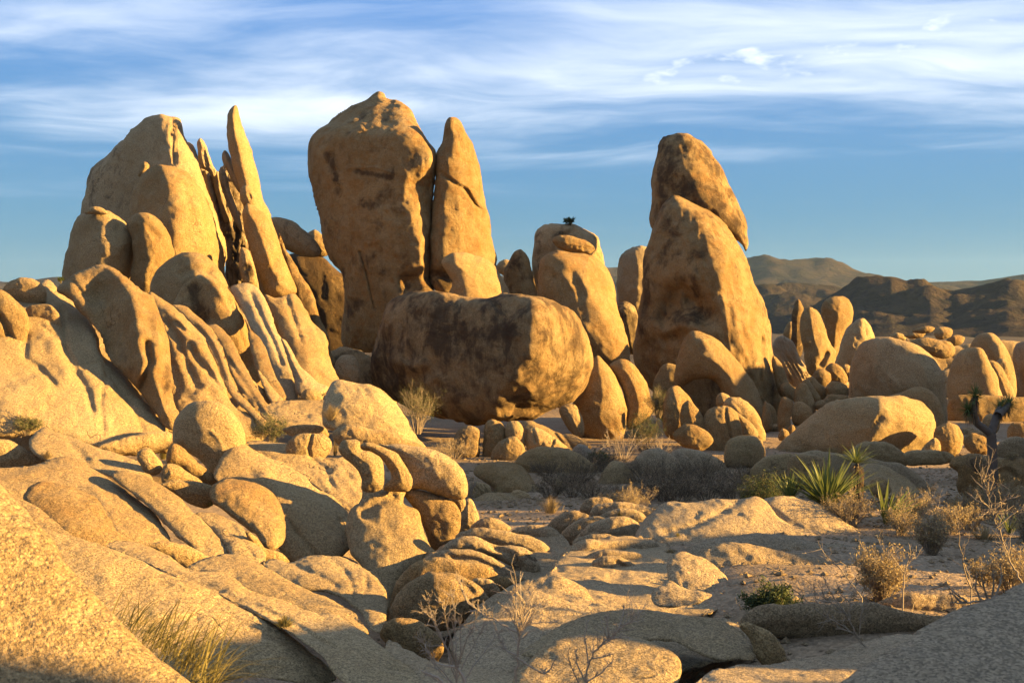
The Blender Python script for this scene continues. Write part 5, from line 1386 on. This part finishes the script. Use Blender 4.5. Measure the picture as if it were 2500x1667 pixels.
def yucca(label, base, d, n, scale, spread, seed, trunk=0.0, skirt=0, tilt=(0, 0)):
    rs = np.random.RandomState(seed)
    loc = touch(base, d)
    root = empty('yucca_plant', loc)
    tag(root, label, 'yucca')
    head = np.array((tilt[0] * 0.3, tilt[1] * 0.3, trunk))
    if trunk > 0.05:
        t = np.linspace(0, 1, 7)[:, None]
        P = np.array((0, 0, -0.1)) + (head + np.array((0, 0, 0.1))) * t
        v, f = tubes([(P, 0.075 * scale, 0.06 * scale)], 9)
        v += 0.02 * rs.normal(size=v.shape)
        add_obj('trunk', new_mesh('trunk', v, f), M_BARK, root)
    for i in range(n):
        az = i * 2.39996 + rs.uniform(-0.2, 0.2)
        el = spread * math.sqrt((i + 0.5) / n)
        o = bpy.data.objects.new('leaf', LEAVES[i % 3])
        COL.objects.link(o)
        o.parent = root
        dr = Vector((math.cos(az) * math.sin(el) + tilt[0], math.sin(az) * math.sin(el) + tilt[1], math.cos(el))).normalized()
        o.rotation_mode = 'QUATERNION'
        o.rotation_quaternion = dr.to_track_quat('Z', 'Y')
        s = scale * rs.uniform(0.8, 1.12)
        o.scale = (s, s, s)
        o.location = Vector(head) + dr * 0.03
    if skirt:
        L = []
        for i in range(skirt):
            az = rs.uniform(0, 2 * np.pi)
            h0 = rs.uniform(0.25, 1.0) * trunk
            l = 0.42 * scale * rs.uniform(0.6, 1.1)
            o_ = np.array((math.cos(az), math.sin(az), 0))
            t = np.linspace(0, 1, 5)[:, None]
            P = np.array((head[0] * h0 / max(trunk, 0.01), head[1] * h0 / max(trunk, 0.01), h0)) + o_ * (0.05 + 0.16 * np.sin(t * 2.2)) * scale + np.array((0, 0, -1)) * t ** 1.5 * l
            L.append((P, 0.026 * scale))
        v, f = blades(L)
        add_obj('dead_leaf_skirt', new_mesh('dead_leaf_skirt', v, f), M_DEAD, root)
    return root


yucca('large spiky yucca rosette in the middle of the clump', 'I 1110,560', 14.4, 90, 1.25, 1.05, 11, 0.22, 40, (-0.10, -0.05))
yucca('yucca rosette on a trunk with a skirt of dead leaves, highest of the clump', 'I 1275,560', 15.0, 50, 0.52, 1.35, 12, 0.86, 150, (0.02, 0))
yucca('small upright yucca at the left edge of the clump', 'I 865,560', 14.6, 36, 0.75, 0.7, 13, 0.30, 12, (-0.05, 0))
yucca('yucca leaning to the right at the foot of the clump', 'I 1400,560', 13.6, 34, 0.95, 0.8, 14, 0.03, 14, (0.42, -0.1))
yucca('small yucca growing alone among the dry grass', 'I 2245,600', 12.8, 20, 0.5, 0.8, 15, 0.03, 6, (0.1, 0))


def joshua():
    rs = np.random.RandomState(5)
    loc = touch('F 2150,1390', 19.6)
    root = empty('joshua_tree', loc)
    tag(root, 'young spiky joshua tree with a dark forked trunk', 'tree')
    org = np.array(loc)
    d = loc.y

    def w3(s, dd=0.0):
        q = px(s)
        return np.array([at(p, d + dd * i) for i, p in enumerate(q)]) - org

    def limb(P, r0, r1, nm):
        n = len(P)
        t = np.linspace(0, n - 1, n * 5)
        S = np.stack([np.interp(t, np.arange(n), P[:, c]) for c in range(3)], 1)
        v, f = tubes([(S, r0, r1)], 10)
        nn = fbm((v + org) * 16, 3)
        ctr = np.repeat(S, 10, 0)
        v = ctr + (v - ctr) * (1 + 0.35 * nn)[:, None]
        add_obj(nm, new_mesh(nm, v, f), M_BARK, root)
        return S
    P = w3('F 2150,1380 2152,1250 2148,1130 2140,1060')
    P[0, 2] -= 0.2
    P[0, :2] = P[1, :2]
    limb(np.vstack([[P[0, 0], P[0, 1], -0.15], P]), 0.105, 0.088, 'trunk')
    ends = []
    for s, dd in (('F 2142,1070 2090,1030 2050,1000 2030,950 2035,880 2040,830', -0.05), ('F 2145,1060 2165,990 2180,940 2200,900', 0.06),
                  ('F 2185,950 2225,915 2255,880', 0.12), ('F 2045,980 2010,950 1995,920', -0.1)):
        P = w3(s, dd)
        ends.append((limb(P, 0.078, 0.055, 'branch'), s))
    for S, s in ends:
        L = []
        e = S[-1]
        ax = (S[-1] - S[-4])
        ax /= np.linalg.norm(ax)
        for i in range(120):
            dr = rs.normal(size=3)
            dr /= np.linalg.norm(dr)
            dr = dr + ax * 0.75
            dr /= np.linalg.norm(dr)
            o = e + ax * rs.uniform(-0.10, 0.06)
            l = rs.uniform(0.17, 0.27)
            L.append((o + dr * l * np.linspace(0, 1, 4)[:, None], 0.016))
        v, f = blades(L)
        add_obj('leaf_cluster', new_mesh('leaf_cluster', v, f), M_JOSH, root)
        L = []
        for i in range(90):
            k_ = rs.randint(len(S) // 2, len(S) - 1)
            az = rs.normal(size=3)
            az -= ax * (az @ ax)
            az /= np.linalg.norm(az) + 1e-9
            l = rs.uniform(0.10, 0.18)
            t = np.linspace(0, 1, 4)[:, None]
            L.append((S[k_] + az * 0.05 + az * 0.05 * t + np.array((0, 0, -1)) * l * t, 0.016))
        v, f = blades(L)
        add_obj('dead_leaves', new_mesh('dead_leaves', v, f), M_DEAD, root)


joshua()

# ------------------------------------------------------------------ bushes and grasses, back to front
bush('shrub', 'tiny green shrub growing from the crack on top of the dark square dome', 'B 1805,912', 26, 16, 'green', dens=0.5)
bush('shrub', 'dark green rounded bush below the left end of the huge lying boulder', 'E 570,1060', 100, 105, 'olive', 29)
bush('shrub', 'low dry bush spreading below the huge lying boulder', 'E 800,1100', 120, 46, 'dry', 30)
bush('grass_tuft', 'yellowish grass at the foot of the pale smooth dome', 'E 740,1200', 90, 44, 'straw', 27, cat='grass')
bush('grass_tuft', 'green grass behind the golden sloping boulder', 'E 1060,1250', 100, 34, 'grass', 26.5, cat='grass')
bush('shrub', 'bare reddish twigs beside the blunt overhanging block', 'E 900,1300', 36, 60, 'bare', 22, dens=1.3)
bush('shrub', 'pale leafless shrub with tangled white branches', 'E 1880,1150', 130, 80, 'bare', 30, dens=2.2)
bush('shrub', 'dark green bush right of the tangled white branches', 'E 2020,1080', 100, 90, 'green', 32)
bush('shrub', 'olive bush between the leaning slab and the leaning stone', 'E 2110,960', 60, 60, 'olive', 35)
bush('shrub', 'dead grey shrub beside the dark overhanging stone', 'E 2130,1150', 90, 70, 'bare', 29.5, dens=2)
bush('shrub', 'small dark green bush under the tangled white branches', 'E 1740,1230', 60, 36, 'green', 28.5)
DB = 'dark dry bushes filling the brush hollow'
for b, w_, h_, d_, lab in (('E 1480,1420', 110, 46, 24, 'dark dry bush against the sunny foot of the broad dome'), ('E 1600,1400', 130, 60, 25, 'dark dry bush before the shaded side of the broad dome'),
                           ('E 1560,1520', 130, 60, 22, 'dark dry bush between the golden sloping boulder and the cone'), ('E 1690,1560', 110, 42, 20.5, 'low dark bush before the cone shaped boulder'),
                           ('E 2030,1420', 130, 60, 25, 'dark dry bush hiding the foot of the dim dome'), ('E 2160,1480', 150, 70, 23.5, 'broad dark bush before the dim dome'),
                           ('E 2290,1480', 150, 74, 23, 'tall dark bush before the grey shaded slab'), ('E 2060,1540', 150, 66, 21.5, 'dark bush right of the cone shaped boulder'),
                           ('E 2220,1570', 150, 64, 20.5, 'dark bush just behind the two humped ridge'), ('F 330,1330', 130, 62, 25, 'dark bush before the smooth dome shaped boulder'),
                           ('F 420,1400', 140, 60, 23, 'dark bush below the smooth ledge behind the round green bush'), ('F 330,1440', 140, 60, 21, 'dark bush over the crest of the two humped ridge'),
                           ('F 500,1440', 120, 62, 20.5, 'dark bush touching the round green bush'), ('F 180,1400', 130, 60, 22.5, 'dark bush below the dim low boulder'), ('F 60,1430', 130, 60, 21, 'dark bush at the left of the two humped ridge crest'),
                           ('E 1420,1500', 90, 44, 21.5, 'dark tangle beside the tall yellow grass'), ('E 1900,1560', 130, 50, 19.5, 'dark low tangle behind the far low ledges'), ('F 560,1330', 110, 54, 24, 'dark bush before the smooth ledge'),
                           ('E 1400,1340', 90, 36, 26, 'small dark bush on the left slope of the broad dome'), ('E 1760,1330', 90, 46, 27.5, 'small dark bush between the broad dome and the dim dome'), ('F 640,1400', 110, 50, 19.5, 'dark bush behind the smooth tapering hump')):
    bush('shrub', lab, b, w_, h_, 'dark', d_, dens=0.85, group=DB)
bush('shrub', 'yellow flowered dry sprig in front of the broad dome', 'E 1470,1400', 40, 46, 'straw', 23.5, dens=0.5)
bush('grass_tuft', 'tall yellow grass clump between the ledges', 'H 1420,520', 62, 50, 'straw', 18, cat='grass')
bush('grass_tuft', 'bleached grass beside the golden sloping boulder', 'E 1085,1420', 40, 40, 'straw', 22.6, dens=0.6, cat='grass')
bush('shrub', 'dry grass clump with bare stems behind the far low ledges', 'H 1960,440', 100, 56, 'dry', 17.5, dens=0.8)
bush('shrub', 'pale dry tuft at the foot of the cone shaped boulder', 'E 1800,1540', 70, 40, 'dry', 18.5, dens=0.6)
bush('grass_tuft', 'small green tuft growing in the far low ledges', 'H 1860,500', 26, 16, 'grass', dens=0.4, cat='grass')
bush('grass_tuft', 'straw coloured tuft beside the blunt headed ledge', 'H 2185,735', 34, 16, 'straw', dens=0.5, cat='grass')
bush('grass_tuft', 'tiny dark tuft in a fold of the two humped ridge', 'I 142,628', 14, 14, 'grass', dens=0.25, cat='grass')
# yucca clump
bush('shrub', 'round green bush left of the yucca clump', 'I 700,400', 118, 92, 'green', 16, dens=1.6)
bush('shrub', 'brown twiggy bush smothering the foot of the yucca clump', 'I 1230,540', 130, 84, 'dry', 13.6, dens=1.3)
bush('shrub', 'low dead bush in front of the large yucca rosette', 'I 1010,430', 110, 40, 'dark', 14.0, dens=0.9)
bush('shrub', 'leafless twigs with a pink tinge left of the small yucca', 'I 740,360', 60, 46, 'bare', 14.2)
bush('shrub', 'dark bush at the foot of the spiky tree', 'F 2010,1215', 90, 60, 'green', 25)
bush('shrub', 'grey twiggy clump beside the broad flat topped ledge', 'F 2050,1300', 60, 30, 'dark', 19, dens=0.6)
bush('grass_tuft', 'dry grass on the long thin ledge', 'F 1120,1190', 40, 22, 'straw', 24, dens=0.5, cat='grass')
bush('shrub', 'tiny red brown plant on the flat ledge by the spiky tree', 'F 2270,1210', 30, 14, 'dry', 20.5, dens=0.4)
DG_ = 'dry bushes behind the sandy flat'
for b, w_, h_, d_, st, lab in (('I 1560,590', 90, 66, 12.8, 'dry', 'pale dry bush right of the leaning yucca'), ('I 1660,560', 100, 76, 14, 'dry', 'pale dry bush behind the rounded reddish bush'),
                               ('I 1780,540', 110, 76, 15.5, 'bare', 'leafless grey bush rising behind the dry ones'), ('I 1880,600', 100, 60, 13, 'dry', 'pale dry bush right of the rounded reddish bush'),
                               ('I 2000,600', 90, 56, 13.4, 'dry', 'pale dry bush below the spiky tree'), ('I 2100,610', 100, 46, 12.6, 'straw', 'straw grass left of the small lone yucca'),
                               ('I 2120,560', 130, 90, 14.6, 'dry', 'tall dry bush before the trunk of the spiky tree'), ('I 2290,560', 130, 96, 14.2, 'dry', 'tall dry bush behind the small lone yucca'),
                               ('I 1960,560', 90, 56, 15, 'dry', 'dry bush below the broad flat topped ledge'), ('I 2370,590', 100, 76, 12.4, 'dry', 'dry bush behind the long leaning sapling')):
    bush('shrub', lab, b, w_, h_, st, d_, group=DG_, dens=0.9)
bush('shrub', 'rounded reddish brown bush standing on the sand', 'I 1765,745', 98, 96, 'dry', 11.2, dens=1.6)
bush('shrub', 'large feathery straw bush with pale side branches', 'I 1440,1040', 128, 122, 'dry', 8.0, dens=1.9)
bush('shrub', 'small dark green bush on the sand by the undercut bank', 'I 735,1080', 116, 74, 'green', 7.6, dens=1.3)
bush('shrub', 'brown bush half hidden behind the nearest grey slope', 'I 2280,960', 130, 110, 'dry', 8.2, dens=1.2)
bush('shrub', 'dry bush at the end of the dead branches', 'I 2120,980', 90, 60, 'dry', 8.6, dens=0.7)
# left
bush('shrub', 'dark bush with dead stems at the foot of the sunlit wall', 'D 175,1195', 60, 36, 'olive', dens=0.8)
bush('shrub', 'bare pale sapling at the foot of the sunlit wall', 'D 120,1210', 60, 80, 'bare', dens=0.7)
bush('shrub', 'olive bush in front of the ribbed folds', 'D 1720,1270', 100, 62, 'olive', 19)
bush('grass_tuft', 'golden grass beside the pale smooth dome', 'D 2110,1200', 56, 46, 'straw', 17.6, cat='grass')
bush('grass_tuft', 'small plant with tall dry stalks behind the rough brown slab', 'D 1040,1360', 36, 46, 'grass', dens=0.7, cat='grass')
bush('grass_tuft', 'golden tuft in a hollow of the broad rounded slab', 'G 300,130', 40, 26, 'straw', dens=0.6, cat='grass')
bush('grass_tuft', 'dark tuft tucked under the ledge by the drooping nose', 'G 1340,430', 34, 26, 'grass', dens=0.5, cat='grass')
bush('grass_tuft', 'small yellow tuft in the furrow of the narrow slab', 'G 1810,1200', 56, 36, 'grass', dens=0.7, cat='grass')
bush('grass_tuft', 'small tuft at the lower end of the ribbed folds', 'D 1795,1165', 16, 18, 'grass', dens=0.3, cat='grass')
bush('grass_tuft', 'dark tuft beside the small lone boulder', 'D 2055,950', 24, 14, 'grass', dens=0.4, cat='grass')
bush('shrub', 'dark sprig on the edge of the low rounded dome', 'A 388,1278', 12, 12, 'green', 30, dens=0.3)
bush('grass_tuft', 'dried agave like plant by the left leg of the small stone arch', 'H 45,120', 24, 50, 'straw', dens=0.2, cat='grass')


def near_grass():
    """long yellow green grass arching out from behind the nearest bright slope"""
    rs = np.random.RandomState(31)
    d = 3.9
    root = empty('grass_tuft', at(px('G 900,1420')[0], d))
    tag(root, 'long arching grass growing along the nearest bright slope', 'grass')
    org = np.array(root.location)
    L = []
    for i in range(300):
        f = rs.uniform(0, 1) ** 0.9
        b = px('G 760,1180')[0] * (1 - f) + px('G 1330,1620')[0] * f
        b = b + rs.normal(size=2) * 12
        tl = rs.uniform(60, 170) * (0.6 + 0.7 * f)
        an = rs.normal(-0.55, 0.45)
        e = b + np.array((math.cos(an), math.sin(an))) * tl
        k = b * 0.5 + e * 0.5 + np.array((0, -0.25 * tl))
        t = np.linspace(0, 1, 6)[:, None]
        pp = (1 - t) ** 2 * b + 2 * t * (1 - t) * k + t * t * e
        dd = d - 0.55 * f + rs.normal() * 0.06 + np.linspace(0, 1, 6) * rs.normal() * 0.1
        P = np.array([at(pp[j], dd[j]) for j in range(6)])
        L.append((P - org, 0.0045))
    v, f = blades(L)
    add_obj('grass_blades', new_mesh('grass_blades', v, f), M_GRASS, root)


near_grass()
# ------------------------------------------------------------------ leafless shrubs in the foreground
drawn_shrub('shrub', 'leafless shrub of many thin upright stems beside the narrow cleft', 'H 830,1700', 3.9,
            ['H 830,1700 825,1460 790,1300 745,1130 718,1010', 'H 828,1600 690,1450 620,1320 555,1265', 'H 826,1560 790,1400 700,1240 660,1130 640,1015', 'H 825,1500 815,1300 812,1130 808,990',
             'H 826,1540 900,1380 960,1270 1010,1180', 'H 828,1600 950,1440 1060,1280 1090,1230', 'H 826,1560 760,1350 690,1180 610,1110', 'H 828,1640 650,1520 600,1490', 'H 820,1480 870,1330 930,1200 960,1090',
             'H 700,1240 660,1130 620,1110', 'H 828,1600 720,1500 650,1400 600,1280', 'H 826,1500 850,1380 845,1220 860,1120'], M_PALE, 0.0040, 41, 5)
drawn_shrub('shrub', 'leafless sapling with a straight pale stem and spreading crown', 'H 1190,1720', 3.7,
            ['H 1190,1720 1205,1500 1215,1350 1225,1240 1250,1150 1240,1050 1190,930', 'H 1222,1250 1100,1180 1010,1140 895,1060 860,970 835,905', 'H 1215,1290 1260,1200 1350,1180 1470,1180',
             'H 1225,1240 1190,1180 1150,1100 1110,1060', 'H 1205,1390 1140,1360 1100,1300 1060,1180', 'H 1205,1400 1290,1460 1380,1510 1415,1490 1460,1390', 'H 1250,1150 1300,1080 1380,1060', 'H 1225,1240 1290,1120 1310,1010 1270,970',
             'H 1240,1180 1195,1080 1180,990', 'H 1260,1200 1330,1100 1400,1080'], M_PALE, 0.0052, 42, 5)
drawn_shrub('shrub', 'leafless branch reaching right over the nearest low dome', 'H 1640,1720', 3.8,
            ['H 1640,1720 1650,1500 1680,1400 1740,1330 1800,1280 1860,1220 1940,1170 2005,1110', 'H 1740,1330 1830,1278 1930,1275', 'H 1860,1220 1885,1130 1893,1075', 'H 1645,1560 1590,1440 1580,1350',
             'H 1665,1440 1640,1280 1660,1160', 'H 1685,1410 1760,1400 1830,1375', 'H 1640,1640 1560,1480 1530,1380', 'H 1800,1280 1780,1180 1790,1110', 'H 1650,1560 1750,1500 1820,1420'], M_PALE, 0.0048, 43, 5)
drawn_shrub('shrub', 'low dead branch with a broken stub among the leafless stems', 'H 900,1640', 3.6,
            ['H 900,1640 870,1530 830,1470 760,1455 690,1442', 'H 770,1600 700,1530 640,1510 595,1488'], M_PALE, 0.009, 44, 1)
drawn_shrub('shrub', 'small leafless shrub leaning left above the dark sandy hollow', 'I 1385,1385', 5.4,
            ['I 1385,1385 1300,1300 1250,1190 1220,1130 1160,1080 1100,1050 1060,990', 'I 1300,1300 1305,1220 1310,1130 1345,1080 1370,1010', 'I 1250,1190 1235,1120 1240,1050 1262,980 1300,910',
             'I 1220,1130 1150,1040 1100,960 1070,880', 'I 1300,1290 1180,1190 1060,1130 980,1060 890,970', 'I 1340,1340 1280,1250 1170,1220 1130,1130', 'I 1100,1050 1020,1030 1010,930', 'I 1240,1050 1180,1000 1150,910'], M_TWIG, 0.0048, 45, 4)
drawn_shrub('shrub', 'long leaning leafless sapling by the sandy flat', 'I 2340,950', 7.2,
            ['I 2340,950 2310,870 2260,780 2215,660 2160,520 2140,430 2110,330 2085,180', 'I 2160,520 2210,440 2190,330', 'I 2140,450 2080,410 2040,330', 'I 2180,570 2280,490 2352,450', 'I 2215,660 2190,560 2230,480',
             'I 2150,470 2230,400 2330,370', 'I 2120,370 2160,280 2150,220'], M_TWIG, 0.0075, 46, 5)
drawn_shrub('shrub', 'thin upright dry stalk rising from the dead branches', 'I 2010,960', 7.4, ['I 2010,960 1975,860 1955,740 1930,580 1910,450', 'I 1965,800 2010,900 2040,1000'], M_TWIG, 0.006, 47, 2)
drawn_shrub('shrub', 'dark dead branches lying beside the nearest grey slope', 'I 2190,1010', 6.6,
            ['I 2190,1010 2080,1045 1960,1058 1880,1055', 'I 1990,1050 1930,1010 1850,935', 'I 2080,1045 2040,960 2050,880', 'I 2150,1025 2160,930 2150,850', 'I 1960,1058 1900,1000 1870,1000', 'I 2120,1030 2090,940 2080,860', 'I 2170,1015 2210,900 2200,800'], M_TWIG, 0.011, 48, 3)
drawn_shrub('shrub', 'pale forked side shoots right of the feathery straw bush', 'I 1580,1000', 7.6, ['I 1580,1000 1585,880 1610,800 1660,770 1710,720', 'I 1590,870 1540,800 1500,740', 'I 1600,820 1630,740 1620,690'], M_PALE, 0.006, 49, 4)
drawn_shrub('shrub', 'long bare shoot arching left from the feathery straw bush', 'I 1320,1020', 7.4, ['I 1320,1020 1250,930 1150,810 1090,760 1040,690', 'I 1250,930 1290,880 1310,900', 'I 1150,810 1080,780'], M_PALE, 0.005, 50, 3)


# ------------------------------------------------------------------ gravel and litter on the sand
def gravel():
    rs = np.random.RandomState(77)
    base = np.array([(1, 0, 0), (0, 1, 0), (-1, 0, 0), (0, -1, 0), (0, 0, 0.8), (0, 0, -0.8)], float)
    fc = np.array([(0, 1, 4), (1, 2, 4), (2, 3, 4), (3, 0, 4), (1, 0, 5), (2, 1, 5), (3, 2, 5), (0, 3, 5)])
    n = 5200
    y = rs.uniform(5.5, 34, n) ** 1.0
    x = rs.uniform(-0.15, 0.62, n) * y
    z = ground_z(x, y)
    r = rs.gamma(2.0, 0.008, n) + 0.006 + 0.0009 * y
    V, F = [], []
    for i in range(n):
        v = base * (1 + rs.normal(size=(6, 1)) * 0.22) * r[i] * np.array((1.25, 1.0, 0.7))
        a = rs.uniform(0, 6.28)
        c_, s_ = math.cos(a), math.sin(a)
        v = np.stack([v[:, 0] * c_ - v[:, 1] * s_, v[:, 0] * s_ + v[:, 1] * c_, v[:, 2]], 1)
        V.append(v + (x[i], y[i], z[i] + r[i] * 0.25))
        F.append(fc + 6 * i)
    o = add_obj('gravel', new_mesh('gravel', np.vstack(V), np.vstack(F), False), M_ROCK)
    o.color = (0.3, 0.3, 0.4, 1)
    tag(o, 'small stones and grit strewn over the sand', 'gravel', kind='stuff')
    L = []
    for i in range(2600):
        yy = rs.uniform(7, 30)
        xx = rs.uniform(-0.1, 0.6) * yy
        p = np.array((xx, yy, gz(xx, yy) + 0.01))
        a = rs.uniform(0, 6.28)
        l = rs.uniform(0.05, 0.16) + 0.004 * yy
        e = p + np.array((math.cos(a) * l, math.sin(a) * l, rs.uniform(0, 0.5) * l))
        L.append((np.stack([p, (p + e) / 2 + rs.normal(size=3) * 0.01, e]), 0.002 + 0.0002 * yy, 0.001))
    v, f = tubes(L)
    o = add_obj('plant_litter', new_mesh('plant_litter', v, f), M_DEAD)
    tag(o, 'dry stalks and litter scattered over the sand', 'plant litter', kind='stuff')


gravel()
# ------------------------------------------------------------------ hazy evening air
def haze():
    import bmesh
    bm = bmesh.new()
    bmesh.ops.create_cube(bm, size=1.0)
    me = bpy.data.meshes.new('haze')
    bm.to_mesh(me)
    bm.free()
    o = add_obj('haze', me)
    lo, hi = -260.0, 420.0
    o.scale = (24000, 24000, hi - lo)
    o.location = (0, 0, (hi + lo) / 2)
    m, t = new_mat('haze_air')
    v = t.n('ShaderNodeVolumePrincipled', {'Color': (0.45, 0.68, 1.0, 1), 'Density': 1.3e-5, 'Anisotropy': 0.2})
    t.link(v.outputs[0], t.n('ShaderNodeOutputMaterial').inputs['Volume'])
    me.materials.append(m)
    tag(o, 'thin blue evening haze over the desert', 'haze', kind='stuff')


haze()
